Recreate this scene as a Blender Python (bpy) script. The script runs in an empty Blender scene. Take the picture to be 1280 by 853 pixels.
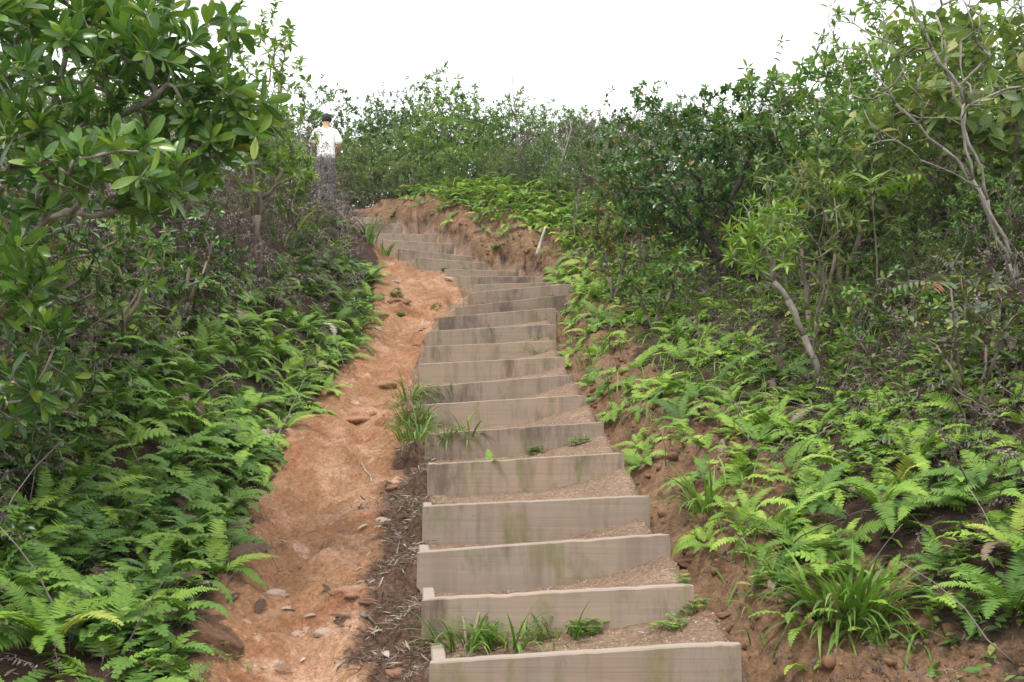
import bpy, bmesh, math, random
import numpy as np
from mathutils import Vector, Matrix, Euler

R = math.radians
SC = bpy.context.scene
COL = SC.collection
random.seed(11)
RNG = np.random.default_rng(11)

# ------------------------------------------------------------------ camera
EYE = 1.55
PITCH = 5.21
FPX = 1280 * 35 / 36
cd = bpy.data.cameras.new('camera')
cam = bpy.data.objects.new('camera', cd)
COL.objects.link(cam)
cd.lens = 35.0
cd.sensor_width = 36.0
cd.clip_start = 0.05
cd.clip_end = 2000
cam.location = (0, 0, EYE)
cam.rotation_euler = (R(90 + PITCH), 0, 0)
SC.camera = cam

# ------------------------------------------------------------------ sky, sun, exposure
SUN_EL, SUN_AZ = R(62), R(205)          # behind the photographer and a little to the left
w = bpy.data.worlds.new('World')
SC.world = w
w.use_nodes = True
nt = w.node_tree
nt.nodes.clear()
sky = nt.nodes.new('ShaderNodeTexSky')
sky.sky_type = 'NISHITA'
sky.sun_disc = False
sky.sun_elevation = SUN_EL
sky.sun_rotation = SUN_AZ
sky.dust_density = 4.0
hs = nt.nodes.new('ShaderNodeHueSaturation')
hs.inputs['Saturation'].default_value = 0.25
mixc = nt.nodes.new('ShaderNodeMix')
mixc.data_type = 'RGBA'
mixc.inputs[0].default_value = 0.86      # closed cloud cover
mixc.inputs[7].default_value = (10.9, 11.1, 11.4, 1)
bg = nt.nodes.new('ShaderNodeBackground')
bg.inputs['Strength'].default_value = 0.1
out = nt.nodes.new('ShaderNodeOutputWorld')
nt.links.new(sky.outputs[0], hs.inputs['Color'])
nt.links.new(hs.outputs[0], mixc.inputs[6])
nt.links.new(mixc.outputs[2], bg.inputs[0])
nt.links.new(bg.outputs[0], out.inputs[0])

ld = bpy.data.lights.new('sun', 'SUN')
ld.energy = 1.5
ld.angle = R(10)
ld.color = (1, 0.96, 0.9)
sun = bpy.data.objects.new('sun', ld)
COL.objects.link(sun)
sd = Vector((math.sin(SUN_AZ) * math.cos(SUN_EL), math.cos(SUN_AZ) * math.cos(SUN_EL), math.sin(SUN_EL)))
sun.rotation_euler = sd.to_track_quat('Z', 'Y').to_euler()

SC.view_settings.view_transform = 'Standard'
SC.view_settings.look = 'None'
SC.view_settings.gamma = 1
SC.view_settings.exposure = 0.84
HAZE = 0.0008
SC.cycles.max_bounces = 6
SC.cycles.diffuse_bounces = 3
SC.cycles.glossy_bounces = 2
SC.cycles.transmission_bounces = 3
SC.cycles.use_denoising = True

# ------------------------------------------------------------------ small helpers
def P(px, py, y):
    """point of the place seen at a pixel of the 1280 wide photograph, y metres ahead (eye-level z is EYE)"""
    t = R(PITCH)
    u = (px - 640) / FPX
    v = (426.5 - py) / FPX
    s = y / (math.cos(t) - v * math.sin(t))
    return Vector((u * s, y, EYE + s * (math.sin(t) + v * math.cos(t))))

def tag(o, label=None, cat=None, group=None, kind=None):
    if label: o['label'] = label
    if cat: o['category'] = cat
    if group: o['group'] = group
    if kind: o['kind'] = kind
    return o

def empty(name, loc=(0, 0, 0), rot=None, scale=1.0, label=None, cat=None, group=None):
    o = bpy.data.objects.new(name, None)
    o.empty_display_size = 0.1
    COL.objects.link(o)
    o.location = loc
    if rot is not None: o.rotation_euler = rot
    o.scale = (scale, scale, scale)
    return tag(o, label, cat, group)

def link(name, me, parent=None, mat=None):
    o = bpy.data.objects.new(name, me)
    COL.objects.link(o)
    if mat is not None and not me.materials: me.materials.append(mat)
    if parent is not None: o.parent = parent
    return o

def np_mesh(name, V, F, smooth=True, attrs=None, mat=None):
    """V (n,3); F (m,3) or (m,4)"""
    V = np.ascontiguousarray(V, np.float32)
    F = np.ascontiguousarray(F, np.int32)
    k = F.shape[1]
    me = bpy.data.meshes.new(name)
    me.vertices.add(len(V))
    me.vertices.foreach_set('co', V.ravel())
    me.loops.add(F.size)
    me.loops.foreach_set('vertex_index', F.ravel())
    me.polygons.add(len(F))
    me.polygons.foreach_set('loop_start', np.arange(0, F.size, k, dtype=np.int32))
    me.update(calc_edges=True)
    if smooth:
        me.polygons.foreach_set('use_smooth', np.ones(len(F), bool))
    for a, arr in (attrs or {}).items():
        at = me.attributes.new(a, 'FLOAT', 'POINT')
        at.data.foreach_set('value', np.ascontiguousarray(arr, np.float32))
    if mat is not None: me.materials.append(mat)
    return me

class Soup:
    """gathers triangles of one mesh"""
    def __init__(s): s.V, s.F, s.n, s.A = [], [], 0, {'rnd': [], 'lat': []}
    def add(s, V, F, rnd=0.0, lat=None):
        V = np.asarray(V, float).reshape(-1, 3)
        s.V.append(V); s.F.append(np.asarray(F, int) + s.n); s.n += len(V)
        s.A['rnd'].append(np.full(len(V), rnd) if np.isscalar(rnd) else np.asarray(rnd))
        s.A['lat'].append(np.zeros(len(V)) if lat is None else np.asarray(lat))
    def rep(s, tpl, M, rnd):
        """copies of a template (V,F,lat) by matrices M (m,4,4)"""
        V, F, lat = tpl
        m = len(M)
        if m == 0: return
        Vh = np.c_[V, np.ones(len(V))]
        W = np.einsum('mij,nj->mni', M[:, :3, :], Vh).reshape(-1, 3)
        FF = (F[None] + (np.arange(m) * len(V))[:, None, None]).reshape(-1, 3)
        s.add(W, FF, np.repeat(rnd, len(V)), np.tile(lat, m))
    def mesh(s, name, mat, smooth=True):
        return np_mesh(name, np.concatenate(s.V), np.concatenate(s.F), smooth,
                       {k: np.concatenate(v) for k, v in s.A.items()}, mat)

def nrm(v):
    v = np.asarray(v, float)
    return v / np.maximum(np.linalg.norm(v, axis=-1, keepdims=True), 1e-9)

def frame_mats(pos, X, Z, scale):
    """matrices with local x along X, local z near Z"""
    X = nrm(X); Z = np.asarray(Z, float)
    Z = nrm(Z - (Z * X).sum(-1, keepdims=True) * X + 1e-6)
    Y = np.cross(Z, X)
    M = np.zeros((len(X), 4, 4))
    sc = np.asarray(scale, float).reshape(-1, 1)
    M[:, :3, 0] = X * sc; M[:, :3, 1] = Y * sc; M[:, :3, 2] = Z * sc
    M[:, :3, 3] = pos; M[:, 3, 3] = 1
    return M

def tube(pts, rad, k=4):
    pts = np.asarray(pts, float); n = len(pts)
    rad = np.broadcast_to(np.asarray(rad, float), (n,))
    T = nrm(np.gradient(pts, axis=0))
    ref = np.array([0.13, 0.21, 1.0]) if abs(T[:, 2]).mean() < 0.8 else np.array([1.0, 0.17, 0.1])
    A = nrm(np.cross(T, ref)); B = np.cross(T, A)
    a = np.arange(k) * 2 * math.pi / k
    V = (pts[:, None] + rad[:, None, None] * (np.cos(a)[None, :, None] * A[:, None] + np.sin(a)[None, :, None] * B[:, None])).reshape(-1, 3)
    F = []
    for i in range(n - 1):
        for j in range(k):
            a0, a1 = i * k + j, i * k + (j + 1) % k
            F += [(a0, a1, a1 + k), (a0, a1 + k, a0 + k)]
    for j in range(1, k - 1):
        F.append(((n - 1) * k, (n - 1) * k + j, (n - 1) * k + j + 1))
        F.append((0, j + 1, j))
    return V, np.array(F)

# ------------------------------------------------------------------ value noise on arrays
def _h(ix, iy, s):
    with np.errstate(over='ignore'):
        n = (ix.astype(np.int64) * 374761393 + iy.astype(np.int64) * 668265263 + s * 974634777) & 0xffffffff
        n = ((n ^ (n >> 13)) * 1274126177) & 0xffffffff
        n = (n ^ (n >> 16)) & 0xffff
    return n / 65535.0
def vnoise(x, y, s=0):
    x = np.asarray(x, float); y = np.asarray(y, float)
    ix, iy = np.floor(x), np.floor(y)
    fx, fy = x - ix, y - iy
    fx = fx * fx * fx * (fx * (fx * 6 - 15) + 10); fy = fy * fy * fy * (fy * (fy * 6 - 15) + 10)
    a, b = _h(ix, iy, s), _h(ix + 1, iy, s)
    c, d = _h(ix, iy + 1, s), _h(ix + 1, iy + 1, s)
    return (a + (b - a) * fx) * (1 - fy) + (c + (d - c) * fx) * fy - 0.5
def fbm(x, y, s=0, o=3):
    t = 0; a = 1.0
    for i in range(o):
        t = t + a * vnoise(x * 2 ** i + 7.3 * i, y * 2 ** i - 3.1 * i, s + i); a *= 0.5
    return t
def sstep(a, b, x):
    t = np.clip((x - a) / (b - a), 0, 1)
    return t * t * (3 - 2 * t)

# ------------------------------------------------------------------ materials
def new_mat(name):
    m = bpy.data.materials.new(name)
    m.use_nodes = True
    t = m.node_tree
    b = t.nodes['Principled BSDF']
    return m, t, b
def N(t, kind, **kw):
    n = t.nodes.new(kind)
    for k, v in kw.items():
        if hasattr(n, k): setattr(n, k, v)
        else: n.inputs[k.replace('_', ' ')].default_value = v
    return n
def ramp(t, src, stops):
    n = t.nodes.new('ShaderNodeValToRGB')
    cr = n.color_ramp
    while len(cr.elements) < len(stops): cr.elements.new(0.5)
    for e, (p, c) in zip(cr.elements, stops):
        e.position = p; e.color = (*c, 1) if len(c) == 3 else c
    if src is not None: t.links.new(src, n.inputs[0])
    return n.outputs[0]
def mix(t, fac, a, b, mode='MIX'):
    n = t.nodes.new('ShaderNodeMix'); n.data_type = 'RGBA'; n.blend_type = mode
    for s, v in ((0, fac), (6, a), (7, b)):
        if isinstance(v, (int, float)): n.inputs[s].default_value = v
        elif isinstance(v, tuple): n.inputs[s].default_value = (*v, 1)
        else: t.links.new(v, n.inputs[s])
    return n.outputs[2]
def math_(t, op, a, b=0.0, clamp=False):
    n = t.nodes.new('ShaderNodeMath'); n.operation = op; n.use_clamp = clamp
    for s, v in ((0, a), (1, b)):
        if isinstance(v, (int, float)): n.inputs[s].default_value = v
        else: t.links.new(v, n.inputs[s])
    return n.outputs[0]
def noise(t, co, scale, detail=4, rough=0.55, dist=0.0):
    n = N(t, 'ShaderNodeTexNoise'); n.inputs['Scale'].default_value = scale
    n.inputs['Detail'].default_value = detail; n.inputs['Roughness'].default_value = rough
    n.inputs['Distortion'].default_value = dist
    if co is not None: t.links.new(co, n.inputs['Vector'])
    return n.outputs['Fac']
def attr(t, name):
    n = t.nodes.new('ShaderNodeAttribute'); n.attribute_name = name
    return n.outputs['Fac']

FRESH = {'fern_green': (.98, 1.14, .84), 'fern_deep_green': (1.06, 1.22, .9), 'glossy_leaf': (1.14, 1.28, 1.0), 'dark_leaf': (1.14, 1.3, 1.0),
         'mid_leaf': (1.22, 1.4, 1.0), 'olive_leaf': (1.16, 1.38, .9), 'light_leaf': (1.08, 1.18, .85), 'grass_blade': (1.0, 1.05, .85)}
def leaf_mat(name, stops, rough=0.4, trans=0.3, vein=None, spec=0.45):
    """stops: ramp over a random value per leaf"""
    m, t, b = new_mat(name)
    oi = N(t, 'ShaderNodeObjectInfo')
    g = FRESH.get(name)
    if g: stops = [(p, tuple(c * k for c, k in zip(col, g))) for p, col in stops]
    f = math_(t, 'FRACT', math_(t, 'ADD', attr(t, 'rnd'), oi.outputs['Random']))
    c = ramp(t, f, stops)
    tc = N(t, 'ShaderNodeTexCoord')
    n2 = noise(t, tc.outputs['Object'], 9, 3)
    c = mix(t, 0.5, c, ramp(t, n2, [(0.25, (0.45, 0.47, 0.4)), (0.75, (1.25, 1.22, 1.1))]), 'MULTIPLY')
    if vein:
        v = math_(t, 'LESS_THAN', attr(t, 'lat'), 0.09)
        c = mix(t, math_(t, 'MULTIPLY', v, 0.55), c, vein)
    t.links.new(c, b.inputs['Base Color'])
    b.inputs['Roughness'].default_value = rough
    b.inputs['Specular IOR Level'].default_value = spec
    tr = N(t, 'ShaderNodeBsdfTranslucent')
    t.links.new(mix(t, 0.6, c, (0.9, 1.0, 0.25), 'MULTIPLY'), tr.inputs['Color'])
    # light coming through is brighter and yellower than light coming back
    ms = N(t, 'ShaderNodeMixShader'); ms.inputs[0].default_value = trans
    t.links.new(b.outputs[0], ms.inputs[1]); t.links.new(tr.outputs[0], ms.inputs[2])
    t.links.new(ms.outputs[0], t.nodes['Material Output'].inputs['Surface'])
    return m

def plain_mat(name, c1, c2, scale=20, rough=0.85, bump=0.3, stretch=None, dark=None):
    m, t, b = new_mat(name)
    tc = N(t, 'ShaderNodeTexCoord')
    co = tc.outputs['Object']
    if stretch:
        mp = N(t, 'ShaderNodeMapping'); mp.inputs['Scale'].default_value = stretch
        t.links.new(co, mp.inputs[0]); co = mp.outputs[0]
    f = noise(t, co, scale, 5, 0.6)
    c = ramp(t, f, [(0.3, c1), (0.7, c2)])
    oi = N(t, 'ShaderNodeObjectInfo')
    rr = math_(t, 'FRACT', math_(t, 'ADD', attr(t, 'rnd'), oi.outputs['Random']))
    c = mix(t, 1.0, c, ramp(t, rr, [(0, (0.7, 0.7, 0.7)), (1, (1.2, 1.17, 1.12))]), 'MULTIPLY')
    t.links.new(c, b.inputs['Base Color'])
    b.inputs['Roughness'].default_value = rough
    b.inputs['Specular IOR Level'].default_value = 0.25
    bp = N(t, 'ShaderNodeBump'); bp.inputs['Strength'].default_value = bump; bp.inputs['Distance'].default_value = 0.01
    t.links.new(f, bp.inputs['Height']); t.links.new(bp.outputs[0], b.inputs['Normal'])
    return m

M = {}
M['fern'] = leaf_mat('fern_green', [(0, (.125, .20, .035)), (.35, (.195, .29, .05)), (.7, (.265, .37, .07)), (.93, (.35, .43, .09)), (1, (.40, .37, .12))], .5, .28, spec=.3)
M['fern_deep'] = leaf_mat('fern_deep_green', [(0, (.075, .14, .035)), (.5, (.13, .215, .048)), (1, (.21, .30, .065))], .5, .26, spec=.3)
M['glossy'] = leaf_mat('glossy_leaf', [(0, (.045, .10, .025)), (.4, (.07, .145, .03)), (.75, (.115, .205, .038)), (.95, (.20, .28, .05)), (1, (.28, .30, .06))], .3, .32, vein=(.2, .26, .09), spec=.55)
M['dark'] = leaf_mat('dark_leaf', [(0, (.035, .08, .025)), (.5, (.06, .125, .033)), (.85, (.10, .18, .042)), (.95, (.16, .22, .05)), (1, (.32, .13, .06))], .32, .28, spec=.55)
M['light'] = leaf_mat('light_leaf', [(0, (.10, .18, .04)), (.5, (.17, .27, .06)), (.9, (.25, .35, .08)), (1, (.36, .36, .10))], .42, .38)
M['mid'] = leaf_mat('mid_leaf', [(0, (.06, .115, .035)), (.5, (.10, .175, .05)), (.9, (.165, .24, .07)), (1, (.28, .22, .09))], .42, .35)
M['olive'] = leaf_mat('olive_leaf', [(0, (.085, .125, .045)), (.5, (.145, .185, .07)), (.85, (.21, .245, .10)), (1, (.31, .24, .11))], .45, .35, vein=(.24, .25, .12))
M['greyleaf'] = leaf_mat('greyish_leaf', [(0, (.085, .075, .065)), (.35, (.11, .11, .075)), (.7, (.15, .19, .075)), (.92, (.22, .28, .08)), (1, (.36, .36, .07))], .45, .25)
M['rust'] = leaf_mat('rust_leaf', [(0, (.07, .14, .05)), (.45, (.10, .17, .06)), (.7, (.20, .16, .05)), (1, (.38, .13, .04))], .45, .3)
M['bluegreen'] = leaf_mat('bluish_leaf', [(0, (.05, .10, .07)), (1, (.10, .17, .12))], .35, .2)
M['grass'] = leaf_mat('grass_blade', [(0, (.09, .18, .035)), (.5, (.15, .27, .05)), (.9, (.22, .34, .07)), (1, (.36, .36, .14))], .45, .36)
M['drygrass'] = leaf_mat('dry_grass', [(0, (.12, .16, .05)), (.5, (.20, .22, .09)), (1, (.36, .31, .17))], .6, .25)
M['dead'] = leaf_mat('dead_frond', [(0, (.085, .062, .058)), (.4, (.15, .118, .115)), (.8, (.24, .20, .195)), (1, (.38, .33, .31))], .75, .12, spec=.15)
M['litter'] = leaf_mat('dry_litter', [(0, (.09, .055, .04)), (.45, (.18, .125, .095)), (.8, (.30, .24, .19)), (1, (.46, .40, .33))], .75, .08, spec=.2)
M['bark'] = plain_mat('bark', (.10, .078, .062), (.26, .215, .175), 22, stretch=(1, 1, .35))
M['palebark'] = plain_mat('pale_bark', (.17, .145, .12), (.42, .385, .34), 26, stretch=(1, 1, .5))
M['darkbark'] = plain_mat('dark_bark', (.055, .042, .036), (.15, .115, .095), 22)
M['deadwood'] = plain_mat('bleached_wood', (.40, .37, .32), (.68, .64, .58), 18)
M['stone_red'] = plain_mat('red_stone', (.22, .095, .055), (.42, .25, .16), 14, bump=.9)
M['stone_pale'] = plain_mat('pale_stone', (.30, .17, .11), (.58, .48, .39), 14, bump=.7)
M['clod'] = plain_mat('soil_clod', (.11, .060, .034), (.235, .135, .075), 12, bump=.6)
M['gravel'] = plain_mat('gravel_grain', (.20, .125, .08), (.44, .33, .235), 30)

def rock_mat():
    m, t, b = new_mat('mossy_rock')
    tc = N(t, 'ShaderNodeTexCoord'); co = tc.outputs['Object']
    f = noise(t, co, 7, 8, .65)
    c = ramp(t, f, [(.25, (.075, .035, .022)), (.5, (.17, .08, .045)), (.75, (.27, .14, .08))])
    g = noise(t, co, 4.2, 5, .6)
    c = mix(t, ramp(t, g, [(.52, (0, 0, 0)), (.66, (.7, .7, .7))]), c, (.085, .085, .035))
    t.links.new(c, b.inputs['Base Color']); b.inputs['Roughness'].default_value = .85
    bp = N(t, 'ShaderNodeBump'); bp.inputs['Strength'].default_value = .7; bp.inputs['Distance'].default_value = .02
    t.links.new(noise(t, co, 14, 10, .78), bp.inputs['Height']); t.links.new(bp.outputs[0], b.inputs['Normal'])
    return m
M['rock'] = rock_mat()

def wood_mat():
    m, t, b = new_mat('weathered_timber')
    tc = N(t, 'ShaderNodeTexCoord'); oi = N(t, 'ShaderNodeObjectInfo')
    ad = N(t, 'ShaderNodeVectorMath'); ad.operation = 'ADD'
    sc = N(t, 'ShaderNodeVectorMath'); sc.operation = 'SCALE'; sc.inputs[0].default_value = (37, 11, 5)
    t.links.new(oi.outputs['Random'], sc.inputs['Scale'])
    t.links.new(tc.outputs['Object'], ad.inputs[0]); t.links.new(sc.outputs[0], ad.inputs[1])
    co = ad.outputs[0]
    def mp(s):
        n = N(t, 'ShaderNodeMapping'); n.inputs['Scale'].default_value = s
        t.links.new(co, n.inputs[0]); return n.outputs[0]
    grain = noise(t, mp((.55, 20, 26)), 2.0, 4, .6, .8)
    c = ramp(t, grain, [(.25, (.25, .185, .138)), (.5, (.30, .226, .17)), (.76, (.345, .266, .203))])
    c = mix(t, 1.0, c, ramp(t, oi.outputs['Random'], [(0, (.82, .80, .77)), (.5, (1, 1, 1)), (1, (1.12, 1.06, 1.0))]), 'MULTIPLY')
    crk = noise(t, mp((.9, 30, 42)), 1.6, 3, .5, .4)
    c = mix(t, ramp(t, crk, [(.24, (.6, .6, .6)), (.30, (0, 0, 0))]), c, (.07, .05, .04))     # drying cracks along the grain
    patch = noise(t, mp((1.6, 1, 2.4)), 1.7, 4, .6)
    c = mix(t, ramp(t, patch, [(.35, (0, 0, 0)), (.7, (.6, .6, .6))]), c, (.25, .218, .185))     # grey weathering
    stre = noise(t, mp((6, 3, .7)), 1.6, 3, .6)
    c = mix(t, ramp(t, stre, [(.50, (0, 0, 0)), (.78, (.6, .6, .6))]), c, (.14, .10, .078))        # run-off streaks
    al = math_(t, 'MULTIPLY', noise(t, mp((2.1, 1, 1.1)), 2.3, 5, .7), math_(t, 'ADD', noise(t, mp((7, 3, 1.6)), 2, 4, .6), .5))
    c = mix(t, ramp(t, al, [(.52, (0, 0, 0)), (.68, (.75, .75, .75))]), c, (.165, .155, .065))        # algae
    st = math_(t, 'MULTIPLY', noise(t, mp((1.3, 1, .9)), 1.5, 3, .6), math_(t, 'ADD', noise(t, mp((12, 4, 2.2)), 2, 5, .75), .5))
    c = mix(t, ramp(t, st, [(.50, (0, 0, 0)), (.68, (.68, .68, .68))]), c, (.085, .058, .052))          # damp stains
    sp = N(t, 'ShaderNodeSeparateXYZ'); t.links.new(tc.outputs['Object'], sp.inputs[0])
    # upward faces painted paler, light from the sky put into the colour, the foot is splashed with red soil
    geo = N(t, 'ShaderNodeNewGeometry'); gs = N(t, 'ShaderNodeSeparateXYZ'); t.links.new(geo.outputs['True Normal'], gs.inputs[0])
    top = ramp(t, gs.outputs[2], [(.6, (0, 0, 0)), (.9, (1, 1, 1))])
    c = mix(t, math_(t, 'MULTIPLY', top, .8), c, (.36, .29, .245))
    dirt = math_(t, 'ADD', math_(t, 'MULTIPLY', sp.outputs[2], -4.5), math_(t, 'ADD', math_(t, 'MULTIPLY', patch, 1.2), -1.35), True)
    c = mix(t, math_(t, 'MULTIPLY', dirt, .85), c, (.25, .145, .085))
    t.links.new(c, b.inputs['Base Color']); b.inputs['Roughness'].default_value = .8
    b.inputs['Specular IOR Level'].default_value = .25
    bp = N(t, 'ShaderNodeBump'); bp.inputs['Strength'].default_value = .35; bp.inputs['Distance'].default_value = .004
    t.links.new(grain, bp.inputs['Height']); t.links.new(bp.outputs[0], b.inputs['Normal'])
    return m
M['wood'] = wood_mat()

def soil_mat():
    m, t, b = new_mat('lateritic_soil')
    geo = N(t, 'ShaderNodeNewGeometry'); co = geo.outputs['Position']
    bare, tread, bank, lit = attr(t, 'bare'), attr(t, 'tread'), attr(t, 'bank'), attr(t, 'litterzone')
    n1 = noise(t, co, 1.3, 4, .6); n2 = noise(t, co, 5.5, 6, .65); n3 = noise(t, co, 42, 8, .8); n4 = noise(t, co, 2.6, 6, .7, .6)
    n6 = noise(t, co, 170, 3, .7)
    # dark leaf mould under the plants
    c = ramp(t, n2, [(.3, (.035, .022, .015)), (.7, (.095, .06, .042))])
    def soft(a, k=1.4):     # break the edge of a zone with noise
        return math_(t, 'MULTIPLY', math_(t, 'ADD', math_(t, 'ADD', a, -.5), math_(t, 'MULTIPLY', math_(t, 'ADD', n2, -.5), k)), 3.2) 
    def fac(a, k=1.4): return math_(t, 'ADD', soft(a, k), .5, True)
    cb = ramp(t, n2, [(.25, (.10, .058, .034)), (.5, (.20, .12, .07)), (.75, (.32, .20, .12))])
    c = mix(t, fac(bank), c, cb)
    cp = ramp(t, n4, [(.27, (.16, .07, .038)), (.42, (.285, .135, .07)), (.55, (.39, .21, .12)), (.72, (.50, .32, .205))])
    cp = mix(t, ramp(t, n1, [(.40, (0, 0, 0)), (.52, (.8, .8, .8))]), cp, (.29, .155, .082))
    n7 = noise(t, co, 2.1, 5, .7, .4)
    cp = mix(t, ramp(t, n7, [(.50, (0, 0, 0)), (.66, (.75, .75, .75))]), cp, (.50, .315, .21))     # trodden pale and smooth
    vo = N(t, 'ShaderNodeTexVoronoi'); vo.inputs['Scale'].default_value = 46; t.links.new(co, vo.inputs['Vector'])
    peb = ramp(t, vo.outputs['Distance'], [(.12, (1, 1, 1)), (.3, (0, 0, 0))])
    cp = mix(t, math_(t, 'MULTIPLY', peb, math_(t, 'GREATER_THAN', n2, .64)), cp, (.62, .47, .34))
    n5 = noise(t, co, 3.4, 7, .72)
    cp = mix(t, ramp(t, n5, [(.60, (0, 0, 0)), (.66, (.8, .8, .8))]), cp, (.52, .36, .27))     # pale decomposed rock
    cp = mix(t, ramp(t, n5, [(.33, (.8, .8, .8)), (.40, (0, 0, 0))]), cp, (.30, .095, .055))      # iron-red patches
    c = mix(t, fac(bare, .9), c, cp)
    ct = ramp(t, n2, [(.25, (.18, .118, .08)), (.55, (.265, .182, .128)), (.8, (.36, .265, .195))])
    ct = mix(t, math_(t, 'MULTIPLY', peb, .7), ct, (.50, .38, .27))
    c = mix(t, fac(tread, .7), c, ct)
    cl = ramp(t, n3, [(.3, (.06, .036, .025)), (.7, (.16, .10, .07))])
    c = mix(t, fac(lit, 1.0), c, cl)
    c = mix(t, .8, c, ramp(t, n3, [(.36, (.45, .42, .39)), (.64, (1.35, 1.35, 1.35))]), 'MULTIPLY')
    c = mix(t, .45, c, ramp(t, n6, [(.3, (.55, .53, .5)), (.7, (1.4, 1.4, 1.4))]), 'MULTIPLY')
    t.links.new(c, b.inputs['Base Color']); b.inputs['Roughness'].default_value = .92
    b.inputs['Specular IOR Level'].default_value = .15
    h = math_(t, 'ADD', math_(t, 'MULTIPLY', n2, 1.0), math_(t, 'ADD', math_(t, 'MULTIPLY', n3, .35), math_(t, 'ADD', math_(t, 'MULTIPLY', peb, .12), math_(t, 'MULTIPLY', n6, .16))))
    bp = N(t, 'ShaderNodeBump'); bp.inputs['Strength'].default_value = .8; bp.inputs['Distance'].default_value = .03
    t.links.new(h, bp.inputs['Height']); t.links.new(bp.outputs[0], b.inputs['Normal'])
    return m
M['soil'] = soil_mat()

# ------------------------------------------------------------------ the stairs' layout (front top edges of the boards)
# left pixel, right pixel, distance of the left and of the right end, visible height
BOARD = [
    ((537, 828), (927, 803), 3.45, 3.45, .20), ((527, 750), (868, 731), 3.90, 3.90, .155), ((521, 690), (829, 668), 4.40, 4.40, .19),
    ((528, 633), (805, 620), 5.05, 5.05, .20), ((534, 580), (774, 566), 5.75, 5.75, .195), ((531, 542), (749, 528), 6.55, 6.55, .185),
    ((528, 506), (728, 494), 7.30, 7.30, .185), ((522, 484), (713, 468), 8.10, 8.10, .18), ((522, 455), (702, 446), 8.90, 8.90, .18),
    ((530, 433), (692, 426), 9.80, 9.80, .17), ((536, 414), (692, 405), 10.7, 10.7, .18), ((548, 397), (692, 385), 11.6, 11.6, .17),
    ((569, 384), (704, 369), 12.2, 12.25, .19), ((586, 366), (711, 355), 12.8, 12.9, .19), ((592, 356), (697, 353), 13.25, 13.45, .19),
    ((572, 345), (681, 346), 13.65, 13.95, .19), ((556, 336), (645, 339), 14.1, 14.5, .19), ((522, 322), (606, 329), 14.55, 15.0, .19),
    ((499, 311), (589, 321), 15.0, 15.5, .19), ((472, 299), (565, 305), 15.55, 16.0, .19), ((440, 292), (543, 293), 16.1, 16.55, .19),
    ((425, 279), (500, 280), 16.75, 17.1, .19), ((418, 270), (478, 273), 17.3, 17.65, .19), ((408, 261), (449, 264), 17.9, 18.2, .19),
]
BL = np.array([P(*b[0], b[2]) for b in BOARD]); BR = np.array([P(*b[1], b[3]) for b in BOARD])
NB = len(BOARD)
BT = BR[:, :2] - BL[:, :2]; BLEN = np.linalg.norm(BT, axis=1); BT /= BLEN[:, None]
BN = np.c_[-BT[:, 1], BT[:, 0]]
VIS = np.array([b[4] for b in BOARD])

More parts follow.
